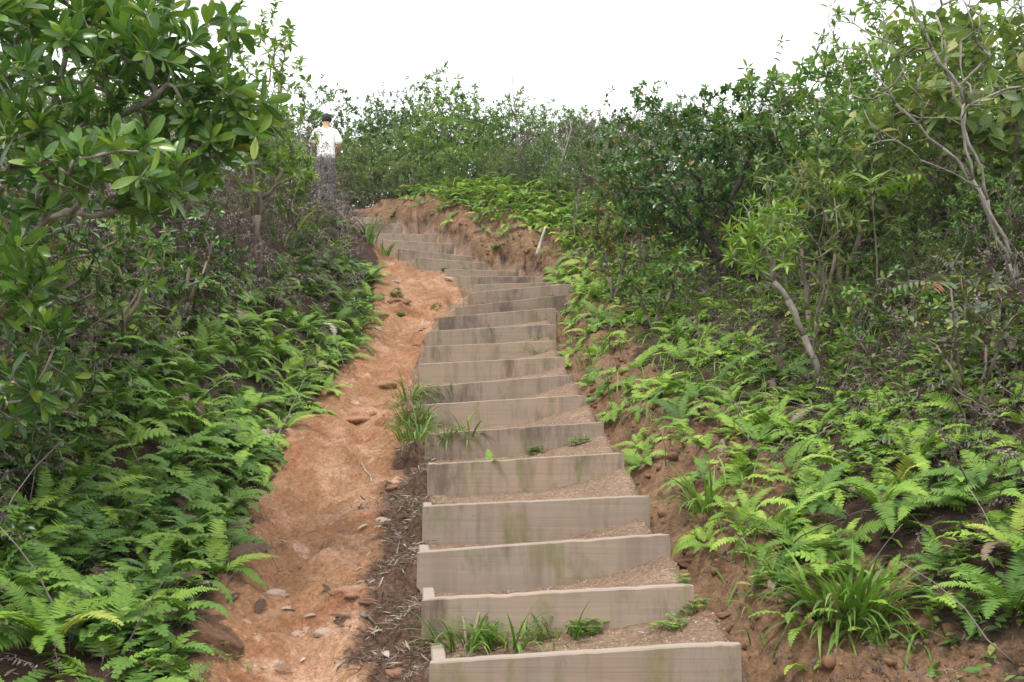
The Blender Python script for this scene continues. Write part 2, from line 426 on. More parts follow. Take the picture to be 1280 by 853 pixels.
# ------------------------------------------------------------------ the lie of the land: rows across the path (z from eye level)
ROWS = [
    (0.0, [(-8, 1.2), (-4, 0), (-2.4, -1.0), (-1.4, -1.5), (-.5, -1.55), (.8, -1.55), (1.1, -1.4), (2.5, -.9), (5, .1), (9, 1.0)]),
    (2.0, [(-8, 1.8), (-6, 1.2), (-3.5, .2), (-2.3, -.75), (-1.6, -1.1), (-1.2, -1.25), (-.5, -1.28), (.8, -1.28), (1.0, -1.1), (1.5, -1.0), (2.5, -.5), (4, .3), (7, 1.2), (10, 1.7)]),
    (3.5, [(-8, 1.9), (-6, 1.4), (-3.5, .5), (-2.6, -.2), (-2.1, -.68), (-1.5, -.85), (-1.1, -.92), (-.45, -.95), (.85, -.95), (1.0, -.74), (1.4, -.72), (2.2, -.32), (3.2, .3), (5, 1.1), (8, 2.0)]),
    (4.4, [(-8, 2.1), (-6, 1.6), (-3.5, .65), (-2.7, .0), (-2.2, -.45), (-1.7, -.62), (-1.25, -.68), (-.5, -.72), (.75, -.72), (.95, -.47), (1.3, -.42), (2.1, -.05), (3, .5), (5, 1.3), (8, 2.2)]),
    (5.75, [(-8, 2.4), (-6, 1.9), (-3.5, 1.0), (-2.7, .4), (-2.1, -.1), (-1.7, -.32), (-1.45, -.38), (-.6, -.4), (.65, -.4), (.9, -.18), (1.5, -.05), (2.1, .12), (3, .75), (5, 1.6), (8, 2.6)]),
    (7.3, [(-8, 2.8), (-6, 2.3), (-3.5, 1.4), (-2.7, .9), (-2.2, .4), (-1.85, .12), (-1.6, .02), (-.7, 0), (.55, 0), (.85, .22), (2.06, .45), (3, 1.0), (5, 1.9), (8, 3.0)]),
    (9.0, [(-8, 3.3), (-6, 2.8), (-3.5, 2.0), (-2.7, 1.45), (-2.2, .9), (-1.8, .52), (-1.6, .45), (-.85, .42), (.45, .42), (.75, .65), (2.1, 1.1), (3, 1.5), (5, 2.3), (8, 3.4)]),
    (10.7, [(-8, 3.7), (-6, 3.3), (-3.5, 2.5), (-2.7, 2.0), (-2.2, 1.4), (-1.85, 1.02), (-1.6, .92), (-1, .9), (.45, .9), (.75, 1.1), (2.1, 1.6), (3, 2.0), (5, 2.8), (8, 3.8)]),
    (12.4, [(-8, 4.0), (-6, 3.7), (-3.5, 3.0), (-2.7, 2.5), (-2.2, 2.0), (-1.9, 1.6), (-1.5, 1.47), (-.6, 1.45), (.6, 1.45), (.9, 1.65), (2.1, 2.2), (3, 2.5), (5, 3.2), (8, 4.2)]),
    (13.7, [(-8, 4.2), (-6, 4.0), (-3.5, 3.4), (-2.8, 3.1), (-2.2, 2.5), (-1.8, 2.15), (-1.2, 2.03), (-.3, 2.0), (.6, 2.0), (.85, 2.25), (2, 2.75), (3, 3.1), (5, 3.6), (8, 4.5)]),
    (15.0, [(-8, 4.4), (-6, 4.2), (-3.5, 3.8), (-2.8, 3.5), (-2.3, 2.9), (-1.9, 2.62), (-.5, 2.6), (-.2, 2.72), (.15, 3.0), (2, 3.5), (3, 3.7), (5, 4.1), (8, 4.8)]),
    (16.3, [(-8, 4.5), (-6, 4.4), (-3.6, 3.9), (-3.0, 3.6), (-2.6, 3.3), (-2, 3.2), (-1.2, 3.22), (-.75, 3.55), (.3, 3.9), (2, 4.1), (4, 4.4), (8, 5)]),
    (17.5, [(-8, 4.6), (-6, 4.5), (-4, 4.1), (-3.5, 3.85), (-3.1, 3.75), (-2.2, 3.75), (-1.85, 4.1), (-1, 4.35), (.3, 4.5), (2, 4.6), (4, 4.8), (8, 5.1)]),
    (18.8, [(-8, 4.6), (-6, 4.5), (-4.4, 4.3), (-3.9, 4.25), (-2.9, 4.25), (-2.6, 4.45), (-1, 4.7), (.5, 4.8), (2, 4.9), (4, 5), (8, 5.2)]),
    (20.5, [(-8, 4.6), (-4, 4.5), (-2, 4.8), (0, 5), (4, 5.1), (8, 5.25)]),
    (24.0, [(-8, 4.6), (-4, 4.6), (0, 5.0), (4, 5.2), (8, 5.3)]),
    (30.0, [(-8, 4.2), (0, 4.6), (8, 5.0)]), (60.0, [(-8, -1), (8, 0)]), (220.0, [(-8, -40), (8, -38)]),
]
RX = np.concatenate([np.arange(-8, 8.01, .05)])
RY = np.array([r[0] for r in ROWS])
def _row(k):
    a = np.array(k); z = np.interp(RX, a[:, 0], a[:, 1])
    kern = np.array([1, 2, 3, 2, 1.]) / 9
    return np.convolve(np.pad(z, 2, 'edge'), kern, 'valid')
RZ = np.array([_row(r[1]) for r in ROWS])
XL = np.interp
_el = np.array([(0, -1.3), (2, -1.2), (3.5, -1.12), (4.4, -1.28), (5.75, -1.5), (7.3, -1.62), (9, -1.63), (10.7, -1.65), (12.4, -1.75), (13.7, -1.85), (15, -2.1), (16.3, -2.75), (17.5, -3.3), (18.8, -4.1), (30, -6)])
_er = np.array([(0, .9), (3.5, .9), (4.4, .85), (5.75, .82), (7.3, .72), (9, .6), (10.7, .6), (12.4, .78), (13.7, .75), (15, -.1), (16.3, -1.15), (17.5, -2.0), (18.8, -2.7), (30, -4)])
def xl(y): return np.interp(y, _el[:, 0], _el[:, 1])
def xr(y): return np.interp(y, _er[:, 0], _er[:, 1])

def base_h(x, y):
    xc = np.clip(x, -8, 7.999); yc = np.clip(y, 0, 219.9)
    i = np.clip(np.searchsorted(RY, yc, 'right') - 1, 0, len(RY) - 2)
    t = (yc - RY[i]) / (RY[i + 1] - RY[i])
    fx = (xc + 8) / .05; j = np.clip(fx.astype(int), 0, len(RX) - 2); u = fx - j
    def g(r): return RZ[r, j] * (1 - u) + RZ[r, j + 1] * u
    z = g(i) * (1 - t) + g(i + 1) * t
    far = np.maximum(np.abs(x) - 8, 0)
    return z + .25 * far * np.exp(-far / 6) - .1 * far * (y > 18) - np.maximum(-y, 0) * .12 - .0008 * far ** 2

def stairs(x, y):
    """height of the earth tread, weight of the stairs zone, across-stairs coordinate"""
    s = [(x - BL[i, 0]) * BN[i, 0] + (y - BL[i, 1]) * BN[i, 1] for i in range(NB)]
    a = [(x - BL[i, 0]) * BT[i, 0] + (y - BL[i, 1]) * BT[i, 1] for i in range(NB)]
    s = np.array(s); a = np.array(a)
    k = (s > .022).sum(0) - 1                       # board behind which we stand
    k0 = np.clip(k, 0, NB - 1); k1 = np.clip(k + 1, 0, NB - 1)
    tk = lambda A, kk: np.take_along_axis(A, kk[None], 0)[0]
    s0, s1 = tk(s, k0), tk(s, k1); a0, a1 = tk(a, k0), tk(a, k1)
    def top(kk, aa):
        u = np.clip(aa / BLEN[kk], -.05, 1.05)
        return BL[kk, 2] + (BR[kk, 2] - BL[kk, 2]) * u
    z0, z1 = top(k0, a0), top(k1, a1)
    u1 = a1 / BLEN[k1]
    foot = np.maximum(z1 - VIS[k1], z0 - .09)
    near = np.interp(k1, [0, 1, 2, 7, 10, 14], [.03, .05, .10, .11, .05, 0])
    foot = foot + near * np.clip((u1 - .5) / .5, 0, 1.1) ** 1.8 + .012 * sstep(.25, 0, u1) * (k1 < 9)
    t = np.clip((s0 - .022) / np.maximum(s0 - s1, .05), 0, 1)
    back = z0 - .022 - .03 * np.exp(-((a0 - .12) / .16) ** 2) * (k0 < 6)
    z = back + (foot - back) * sstep(0, .9, t)
    z = z - .02 * np.sin(np.pi * t)
    first = k < 0
    zf = z1 - VIS[0] + np.minimum(0, s1) * .2
    z = np.where(first, zf, z)
    # riser hidden inside the board's thickness
    rise = sstep(.022, .05, s0)
    low = np.maximum(z0 - VIS[k0] - .05, z0 - .5)
    z = np.where(first, z, np.where((s0 < .05), low + (z - low) * rise, z))
    aw = np.where(first, a1, np.minimum(a0, a1 + .02))
    al = np.where(first, a1, a0); ll = np.where(first, BLEN[0], np.maximum(BLEN[k0], 0))
    wl = sstep(-.13, -.015, np.where(first, a1, np.maximum(a0, a1 - .05)))
    ar = np.where(first, a1 - BLEN[0], np.minimum(a0 - BLEN[k0], a1 - BLEN[k1] + .1))
    wr = 1 - sstep(-.03, .09, ar)
    wy = sstep(2.9, 3.3, y) * (1 - sstep(18.3, 18.7, y))
    return z, wl * wr * wy, al, ar

def H(x, y, full=False):
    x = np.atleast_1d(np.asarray(x, float)); y = np.atleast_1d(np.asarray(y, float))
    z = base_h(x, y) + EYE
    st, ws, al, ar = stairs(x, y)
    L, Rr = xl(y), xr(y)
    onpath = sstep(-.12, .12, x - L) * (1 - sstep(-.05, .15, x - Rr)) * (1 - sstep(18.5, 20, y))
    bank = sstep(-.03, .12, x - Rr) * (1 - sstep(.35, .75, x - Rr + .25 * fbm(x * 1.7, y * 1.7, 5))) * sstep(2, 3, y) * (1 - sstep(18, 19.5, y))
    bank = np.maximum(bank, sstep(-.5, .2, fbm(x * 1.3, y * 1.3, 55)) * sstep(12.8, 14.6, y) * (1 - sstep(17.6, 18.6, y)) * sstep(-.05, .1, x - Rr) * (1 - sstep(.8, 1.25, x - Rr)))
    # stepped ledges, ruts and knobs of the worn path
    led = fbm(x * 1.6, y * 1.25, 21)
    z = z + onpath * (1 - ws) * (.10 * led + .10 * np.abs(fbm(x * 2.6, y * 3.4, 31)) + .055 * fbm(x * 8, y * 9, 33) + .03 * np.abs(fbm(x * 19, y * 24, 34)) + .016 * fbm(x * 40, y * 44, 35) - .045)
    tt = y * 1.15 + 1.1 * fbm(x * 1.3, y * 1.1, 91); fr = tt - np.floor(tt)
    z = z + onpath * (1 - ws) * (.075 * (sstep(0, .16, fr) - fr)) * np.clip(.55 + 1.6 * vnoise(x * 1.4, np.floor(tt) * 3.7, 93), 0, 1.2)
    z = z - onpath * (1 - ws) * .045 * np.exp(-((x - (L * .5 - .35) - .16 * np.sin(y * 2.1)) / .09) ** 2)
    z = z - onpath * (1 - ws) * .05 * np.exp(-((x - (L * .55 - .3)) / .22) ** 2)
    mound = np.exp(-(((x + 1.35) / .55) ** 2 + ((y - 12.9) / .8) ** 2)) * .28
    z = z + mound * (1 - ws)
    off = 1 - np.maximum(onpath, ws)
    rough = sstep(0, .3, off)
    z = z + rough * (.12 * fbm(x * .9, y * .9, 41) + .035 * fbm(x * 4, y * 4, 43))
    cb = fbm(x * 6.5, y * 6.5, 47, 4)
    z = z + bank * (1 - ws) * (.11 * cb + .075 * np.abs(fbm(x * 13, y * 13, 49)) + .03 * fbm(x * 34, y * 34, 50))
    stn = st + .012 * fbm(x * 7, y * 7, 51) + .006 * fbm(x * 25, y * 25, 52)
    z = z * (1 - ws) + stn * ws
    if not full: return z
    treads = ws
    litz = np.exp(-((al + .12) / (.15 + .10 * fbm(x * 2.5, y * 2.5, 77))) ** 2) * (al < .02) * sstep(9.5, 6.5, y) * sstep(2.5, 3.2, y)
    rightside = (al > .3) & (y > 2.6)
    bare = onpath * (1 - ws) * ~rightside
    bank = np.maximum(bank * (1 - ws), onpath * (1 - ws) * rightside)
    return z, bare, treads, bank, litz

def Hs(x, y): return float(H(x, y)[0])
def ground_at(px, py, y0=2.2, y1=24.0):
    """where the view through a pixel meets the ground"""
    ys = np.arange(y0, y1, .03)
    pts = np.array([P(px, py, y) for y in ys])
    g = H(pts[:, 0], pts[:, 1])
    i = np.argmax(pts[:, 2] < g) if (pts[:, 2] < g).any() else len(ys) - 1
    return Vector((pts[i, 0], pts[i, 1], g[i]))
def normal_at(x, y):
    e = .12
    h = H([x + e, x - e, x, x], [y, y, y + e, y - e])
    return Vector((-(h[0] - h[1]) / (2 * e), -(h[2] - h[3]) / (2 * e), 1)).normalized()

# ------------------------------------------------------------------ ground, one sheet cut along the zones of the trail
def axis(parts):
    a = [parts[0][0]]
    for lo, hi, st in parts:
        n = max(1, int(round((hi - lo) / st)))
        a += list(lo + (hi - lo) * (np.arange(1, n + 1) / n))
    return np.array(a)
gx = axis([(-300, -60, 40), (-60, -16, 8), (-16, -6, 1), (-6, -2.8, .16), (-2.8, 1.9, .029), (1.9, 4, .08), (4, 8, .25), (8, 16, 1), (16, 60, 8), (60, 300, 40)])
gy = axis([(-60, -6, 6), (-6, 0, 1), (0, 2.6, .1), (2.6, 7.5, .027), (7.5, 12, .04), (12, 18.6, .055), (18.6, 30, .4), (30, 60, 4), (60, 300, 20)])
GX, GY = np.meshgrid(gx, gy)
gz, gbare, gtread, gbank, glit = H(GX.ravel(), GY.ravel(), True)
nx, ny = len(gx), len(gy)
idx = np.arange(nx * ny).reshape(ny, nx)
quads = np.stack([idx[:-1, :-1], idx[:-1, 1:], idx[1:, 1:], idx[1:, :-1]], -1).reshape(-1, 4)
GV = np.c_[GX.ravel(), GY.ravel(), gz]
qa = lambda a: a[quads].mean(1)
qy = qa(GY.ravel())
z_path = (qa(np.maximum(gbare, gtread)) > .5)
z_bank = ~z_path & (qa(gbank) > .35)
z_rest = ~z_path & ~z_bank
def zone(name, sel):
    q = quads[sel]
    u, inv = np.unique(q, return_inverse=True)
    me = np_mesh(name, GV[u], inv.reshape(-1, 4), True, {'bare': gbare[u], 'tread': gtread[u], 'bank': gbank[u], 'litterzone': glit[u]}, M['soil'])
    return tag(link(name, me), kind='structure')
zone('dirt_path', z_path)
zone('soil_bank', z_bank)
zone('ground', z_rest)

# ------------------------------------------------------------------ timber steps
def board_mesh(name, L, th, h, seed, cutleft=0.0, slope=0.0):
    """a sawn board along x from 0 to L, y 0..th, z 0..h (+ slope along x), edges rubbed round"""
    r = np.random.default_rng(seed)
    c = .005
    sec = [(0, 0), (th, 0), (th, h - c), (th - c, h), (c, h), (0, h - c)]
    n = max(3, int(L / .035))
    xs = np.linspace(0, L, n + 1)
    V = []
    ph = r.uniform(0, 6, 4); nicks = [(r.uniform(0, L), r.uniform(.012, .03), r.uniform(.001, .005)) for _ in range(3)]
    for i, x in enumerate(xs):
        ww = .003 * math.sin(1.7 * x + ph[0]); wz = .0012 * math.sin(1.5 * x + ph[1]) + r.normal(0, .0008) - sum(d * math.exp(-((x - c0) / w0) ** 2) for c0, w0, d in nicks)
        ch = .006 if i in (0, n) else 0
        for (y, z) in sec:
            zz = z + (wz if z > h * .5 else 0)
            if z == 0: zz = max(0, cutleft - x * 1.3)
            V.append((x + r.normal(0, .0008), y + ww + (ch if y < .001 else 0), zz + slope * x - (ch if z > h * .5 else 0)))
    k = len(sec); F = []
    for i in range(n):
        for j in range(k):
            a, b_ = i * k + j, i * k + (j + 1) % k
            F.append((a, a + k, b_ + k, b_))
    F.append(tuple(range(k))); F.append(tuple(n * k + j for j in range(k - 1, -1, -1)))
    me = bpy.data.meshes.new(name)
    me.from_pydata(V, [], F); me.update()
    me.materials.append(M['wood'])
    return me

STEP_LABELS = [
    'lowest timber step, its board running out at the bottom edge', 'second timber step from the bottom, dark stains and long grass at its foot',
    'third timber step from the bottom, green algae at its right end', 'fourth timber step from the bottom, small gravel hollow behind its left corner',
    'fifth timber step from the bottom with a small fern before it', 'sixth timber step from the bottom with low creeping weeds at its right foot',
    'seventh timber step from the bottom, tiny upright fern before its board', 'eighth timber step from the bottom beside the big roadside grass tuft',
    'ninth timber step from the bottom, dark green run-off streak near its right end', 'tenth timber step from the bottom, grass sprouting before its right end',
    'eleventh timber step from the bottom, thin grass in the middle of its foot', 'twelfth timber step from the bottom, algae on its upper right',
    'thirteenth timber step from the bottom, thin board half buried in earth', 'fourteenth timber step, the last one facing straight down the slope',
    'fifteenth timber step, a narrow strip showing where the stairs bend', 'sixteenth timber step at the bend with a dark right end',
    'seventeenth timber step, just above the bend of the stairs', 'eighteenth timber step with green weeds before its left half',
    'nineteenth timber step, its left corner standing clear above the earth mound', 'twentieth timber step beside the tall bright grass tuft',
    'twenty-first timber step, its right end jutting out over the soil bank', 'fourth timber step from the top of the flight',
    'third timber step from the top, low weed at its right end', 'topmost timber step below the hilltop turn',
]
STEP_LABELS[21] = 'third timber step from the top, running into the brush'
STEP_LABELS[22] = 'second timber step from the top, low weed at its right end'
for i in range(NB):
    root = empty('timber_step', (0, 0, 0), label=STEP_LABELS[i], cat='step', group='timber steps up the trail')
    h = VIS[i] + (.10 if i < 11 else .13)
    Lb = BLEN[i] + (.03 if i > 1 else 0)
    sl = (BR[i, 2] - BL[i, 2]) / BLEN[i]
    ang = math.atan2(BT[i, 1], BT[i, 0])
    root.location = (BL[i, 0], BL[i, 1], BL[i, 2] - h)
    root.rotation_euler = (0, 0, ang)
    th = .052
    link('riser_board', board_mesh('riser_board', Lb, th, h, 100 + i, (.14 if i == 2 else .05), sl), root)
    sb = link('side_board', board_mesh('side_board', .30 if i < 5 else .24, .05, h - .002, 300 + i), root)
    sb.location = (.052, th + .002, 0)
    sb.rotation_euler = (0, 0, R(90 + (6 if i < 6 else 0)))

# ------------------------------------------------------------------ stones, clods, litter
def stone_mesh(name, seed, sub=2, sq=(1, 1, .7), amp=.35, mat=None):
    bm = bmesh.new()
    bmesh.ops.create_icosphere(bm, subdivisions=sub, radius=1)
    r = np.random.default_rng(seed); o = r.uniform(0, 50, 3)
    from mathutils import noise as mn
    for v in bm.verts:
        p = v.co.copy()
        d = 1 + amp * mn.noise(p * 1.3 + Vector(o)) + amp * .45 * mn.noise(p * 3.3 + Vector(o))
        q = p * d
        v.co = (q.x * sq[0], q.y * sq[1], q.z * sq[2])
    me = bpy.data.meshes.new(name)
    bm.to_mesh(me); bm.free()
    me.materials.append(mat)
    me.polygons.foreach_set('use_smooth', [sub > 2] * len(me.polygons))
    return me

def rock_mesh(seed, nplane=26, sub=5):
    from mathutils import noise as mn
    bm = bmesh.new(); bmesh.ops.create_icosphere(bm, subdivisions=sub, radius=1)
    r = np.random.default_rng(seed); pl = [(Vector(nrm(r.normal(size=3))), r.uniform(.55, .92)) for _ in range(nplane)]
    o = Vector(r.uniform(0, 50, 3))
    for v in bm.verts:
        p = v.co.copy()
        for n, d in pl:
            k = p.dot(n) - d
            if k > 0: p -= n * k
        q = p * 6 + o
        v.co = p * (1 + .10 * mn.fractal(p * 2.2 + o, 1.0, 2.0, 5) + .03 * abs(mn.noise(p * 11 + o)))
    me = bpy.data.meshes.new('rock'); bm.to_mesh(me); bm.free(); me.materials.append(M['rock'])
    return me
rk = link('rock', rock_mesh(3)); g = ground_at(255, 806)
rk.location = (g.x - .02, g.y + .12, g.z - .10); rk.scale = (.25, .22, .21); rk.rotation_euler = (.2, .1, .5)
tag(rk, 'large reddish brown rock bedded in the lower left edge of the path', 'rock')
rk = link('rock', rock_mesh(8)); g = ground_at(190, 838)
rk.location = (g.x, g.y + .05, g.z - .07); rk.scale = (.15, .14, .13)
tag(rk, 'low mossy rock at the bottom edge, left of the larger reddish rock', 'rock')

stones = [  # pixel, radius px, material, label
    ((463, 750), 12, 'stone_red', 'red stone half buried at the litter edge left of the second step'),
    ((497, 844), 16, 'stone_red', 'pink and white stone in the litter left of the lowest step'),
    ((476, 651), 11, 'stone_pale', 'small pale grey stone lying beside the path, left of the fourth step'),
    ((380, 788), 20, 'stone_pale', 'white streaked flat stone in the lower path'),
    ((406, 796), 14, 'stone_pale', 'small white streaked stone at the lower path, next to the flat one'),
    ((440, 735), 22, 'stone_red', 'broad red stone set in the middle of the lower path'),
    ((430, 665), 18, 'stone_red', 'flat red stone in the path below the twig'),
    ((345, 740), 14, 'stone_pale', 'ochre stone on the left half of the lower path'),
    ((862, 696), 20, 'clod', 'lump of rough brown rock jutting from the cut bank right of the third step'),
    ((868, 672), 13, 'clod', 'small rough rock at the top of the cut bank above the third step'),
    ((858, 715), 11, 'stone_red', 'reddish stone at the foot of the bank right of the third step'),
    ((885, 772), 12, 'stone_red', 'orange stone at the right end of the second step'),
    ((905, 772), 8, 'stone_red', 'small orange stone near the creeping weed by the second step'),
    ((530, 412), 7, 'stone_red', 'red stone beside the left end of the twelfth step'),
    ((521, 432), 6, 'stone_red', 'red stone beside the left end of the tenth step'),
    ((480, 478), 16, 'stone_red', 'knob of red rock in the middle of the path below the earth mound'),
    ((450, 520), 24, 'stone_red', 'broad weathered red rock across the middle of the path'),
    ((500, 375), 12, 'stone_red', 'pale red rock on the path under the earth mound'),
    ((470, 345), 12, 'stone_red', 'red rock on top of the earth mound'),
    ((495, 352), 9, 'stone_pale', 'pale rock on the earth mound beside the steps'),
    ((490, 610), 10, 'stone_red', 'reddish stone at the litter edge left of the sixth step'),
    ((440, 243), 8, 'stone_red', 'red rock in the bank above the topmost step'),
    ((560, 348), 9, 'stone_pale', 'pale stone at the edge of the bend of the stairs'),
]
smesh = {k: [stone_mesh('stone', 20 + 7 * j + 3 * len(k), 3, (1, .8, .55), .5, M[k]) for j in range(3)] for k in ('stone_red', 'stone_pale', 'clod')}
for j, ((px, py), rp, mk, lab) in enumerate(stones):
    g = ground_at(px, py)
    o = link('stone', smesh[mk][j % 3])
    s = rp * g.y / FPX
    o.location = (g.x, g.y, g.z - s * .34); o.scale = (s * 1.1, s, s * .8)
    o.rotation_euler = (0, 0, random.uniform(0, 6.2))
    tag(o, lab, 'stone')

def scatter_on(n, fx, fy, keep, seed):
    r = np.random.default_rng(seed)
    x = fx(r, n); y = fy(r, n)
    z, ba, tr, bk, li = H(x, y, True)
    k = keep(r, x, y, ba, tr, bk, li)
    return r, x[k], y[k], z[k]
def rand_rot(r, n):
    q = r.normal(size=(n, 4)); q /= np.linalg.norm(q, axis=1, keepdims=True)
    a, b, c, d = q.T
    m = np.zeros((n, 3, 3))
    m[:, 0, 0] = 1 - 2 * (c * c + d * d); m[:, 0, 1] = 2 * (b * c - a * d); m[:, 0, 2] = 2 * (b * d + a * c)
    m[:, 1, 0] = 2 * (b * c + a * d); m[:, 1, 1] = 1 - 2 * (b * b + d * d); m[:, 1, 2] = 2 * (c * d - a * b)
    m[:, 2, 0] = 2 * (b * d - a * c); m[:, 2, 1] = 2 * (c * d + a * b); m[:, 2, 2] = 1 - 2 * (b * b + c * c)
    return m
def chunk_tpl(seed, sub=1):
    # angular crumbs
    bm = bmesh.new(); bmesh.ops.create_icosphere(bm, subdivisions=sub, radius=1)
    r = np.random.default_rng(seed)
    V = np.array([v.co[:] for v in bm.verts]); F = np.array([[v.index for v in f.verts] for f in bm.faces]); bm.free()
    V = V * (1 + r.uniform(-.5, .35, (len(V), 1))) * r.uniform(.6, 1.15, (1, 3))
    return V, F, np.zeros(len(V))
def chunks(name, mat, pts, sizes, r, tpls, label, cat):
    S = Soup(); n = len(pts)
    Mx = np.zeros((n, 4, 4)); Mx[:, :3, :3] = rand_rot(r, n) * sizes[:, None, None]; Mx[:, :3, 3] = pts; Mx[:, 3, 3] = 1
    for j, t in enumerate(tpls): S.rep(t, Mx[j::len(tpls)], r.uniform(0, 1, len(Mx[j::len(tpls)])))
    return tag(link(name, S.mesh(name, mat, False)), label, cat, kind='stuff')
ck = [chunk_tpl(s) for s in (1, 2, 3, 4)]
r, x, y, z = scatter_on(28000, lambda r, n: r.uniform(-2.2, 1.9, n), lambda r, n: 2.8 + 15 * r.uniform(0, 1, n) ** 1.7,
                        lambda r, x, y, ba, tr, bk, li: (bk > .35) & (r.uniform(0, 1, len(x)) < .9), 61)
sz = .0025 + .026 * r.uniform(0, 1, len(x)) ** 6 * np.minimum(1.3, .7 + y / 12)
chunks('soil_clods', M['clod'], np.c_[x, y, z], sz, r, ck, 'crumbly brown clods on the cut soil bank right of the steps', 'soil clods')
r, x, y, z = scatter_on(22000, lambda r, n: r.uniform(-1.9, 1.0, n), lambda r, n: 2.9 + 6 * r.uniform(0, 1, n) ** 1.5,
                        lambda r, x, y, ba, tr, bk, li: (tr > .5) & (r.uniform(0, 1, len(x)) < .35 + .6 * (x > .3)) | (ba > .6) & (r.uniform(0, 1, len(x)) < .06), 62)
chunks('gravel', M['gravel'], np.c_[x, y, z], .0024 + .0065 * r.uniform(0, 1, len(x)) ** 4, r, ck, 'small pale gravel grains on the treads and path', 'gravel')

# ------------------------------------------------------------------ templates for leaves, blades and fronds
def leaf_tpl(w=.4, fold=.18, droop=.15, shape='elliptic', n=3):
    """a leaf of length 1 along +x, folded at the midrib, (V, F, lat)"""
    ts = np.linspace(0, 1, n + 2)
    if shape == 'obovate': ts = np.array([0, .16, .36, .58, .78, .93, 1][:]); n = 5
    V, lat, F = [], [], []
    def hw(t):
        if shape == 'obovate': return w * .5 * math.sin(math.pi * t ** 1.6) ** .7 if t < .9 else w * .27
        if shape == 'lance': return w * .5 * math.sin(math.pi * t ** .8) ** 1.1
        return w * .5 * math.sin(math.pi * t) ** .8
    for i, t in enumerate(ts):
        z = -droop * t * t
        if i in (0, n + 1): V.append((t, 0, z)); lat.append(0)
        else:
            h = hw(t)
            V += [(t, h, z + fold * h * 2), (t, 0, z), (t, -h, z + fold * h * 2)]; lat += [1, 0, 1]
    F += [(0, 2, 1), (0, 3, 2)]
    for i in range(n - 1):
        a = 1 + 3 * i
        for q in (0, 1):
            F += [(a + q, a + q + 1, a + q + 4), (a + q, a + q + 4, a + q + 3)]
    a = 1 + 3 * (n - 1); e = a + 3
    F += [(a, a + 1, e), (a + 1, a + 2, e)]
    return np.array(V, float), np.array(F), np.array(lat, float)

def blade_tpl(w=.035, bend=1.2, n=6, twist=0.0):
    """a grass blade of length 1, rising from the origin and arching towards +x"""
    V, F, lat = [], [], []
    p = np.zeros(3); a = R(84)
    for i in range(n + 1):
        t = i / n
        h = w * .5 * (1 - t ** 2.2) * (.6 + .4 * min(1, t * 5)) + .0008
        s = math.sin(twist * t)
        V += [(p[0], h, p[2] + s * h), (p[0], 0, p[2] - h * .5), (p[0], -h, p[2] - s * h)]; lat += [1, 0, 1]
        a2 = a - bend * (t ** 1.3) * 1.6
        p = p + np.array([math.cos(a2), 0, math.sin(a2)]) / n
    for i in range(n):
        for q in (0, 1):
            b = 3 * i + q
            F += [(b, b + 1, b + 4), (b, b + 4, b + 3)]
    return np.array(V, float), np.array(F), np.array(lat, float)

def frond_tpl(seed, pairs=24, wmax=.17, e0=62, e1=-25, style='pinnate', stalk=.12, curl=0.0):
    """a pinnate fern frond of length 1 arching towards +x"""
    r = np.random.default_rng(seed)
    S = Soup()
    n = 14
    pts = [np.zeros(3)]; dirs = []
    side = r.normal(0, .12)
    for i in range(n):
        t = i / n
        e = R(e0 + (e1 - e0) * t ** 1.1) ; az = side * t * 2
        d = np.array([math.cos(e) * math.cos(az), math.cos(e) * math.sin(az), math.sin(e)])
        dirs.append(d); pts.append(pts[-1] + d / n)
    dirs.append(dirs[-1]); pts = np.array(pts); dirs = np.array(dirs)
    V, F = tube(pts[::2 if pairs > 16 else 4], np.linspace(.006, .002, len(pts[::2 if pairs > 16 else 4])), 3)
    S.add(V, F, .1)
    for j in range(pairs):
        t = stalk + (1 - stalk) * (j + .5) / pairs
        f = t * n; i = min(int(f), n - 1); u = f - i
        p = pts[i] * (1 - u) + pts[i + 1] * u; d = nrm(dirs[i] * (1 - u) + dirs[i + 1] * u)
        lat = nrm(np.cross([0, 0, 1], d)); up = np.cross(d, lat)
        q = (t - stalk) / (1 - stalk)
        if style == 'pinnate': ln = wmax * (min(1, .45 + q * 3)) * (1 - q ** 2.6) ** .8 + .012
        else: ln = wmax * (1 - q) ** .75 * min(1, .6 + 2 * q) + .012
        wd = (1 - stalk) / pairs * (.92 if style == 'pinnate' else .8)
        for sgn in (-1, 1):
            ll = ln * r.uniform(.86, 1.1)
            ax = nrm(lat * sgn + d * (.22 if style == 'pinnate' else .5) + up * r.normal(.12, .12))
            ac = nrm(d - ax * (d @ ax))
            nn = np.cross(ax, ac) * sgn
            dr = -up * ll * (.16 + curl)
            a, b = p + ac * wd * .5, p - ac * wd * .5
            m1, m2 = p + ax * ll * .55 + ac * wd * .52 + dr * .25, p + ax * ll * .55 - ac * wd * .42 + dr * .25
            mid = p + ax * ll * .5 - nn * wd * .16
            e = p + ax * ll + ac * wd * .25 + dr
            S.add([a, b, m1, m2, e, mid], [(0, 1, 5), (0, 5, 2), (1, 3, 5), (2, 5, 4), (5, 3, 4)], r.uniform(-.06, .06), [1, 1, 1, 1, 1, 0])
    return np.concatenate(S.V), np.concatenate(S.F), np.concatenate(S.A['lat'])

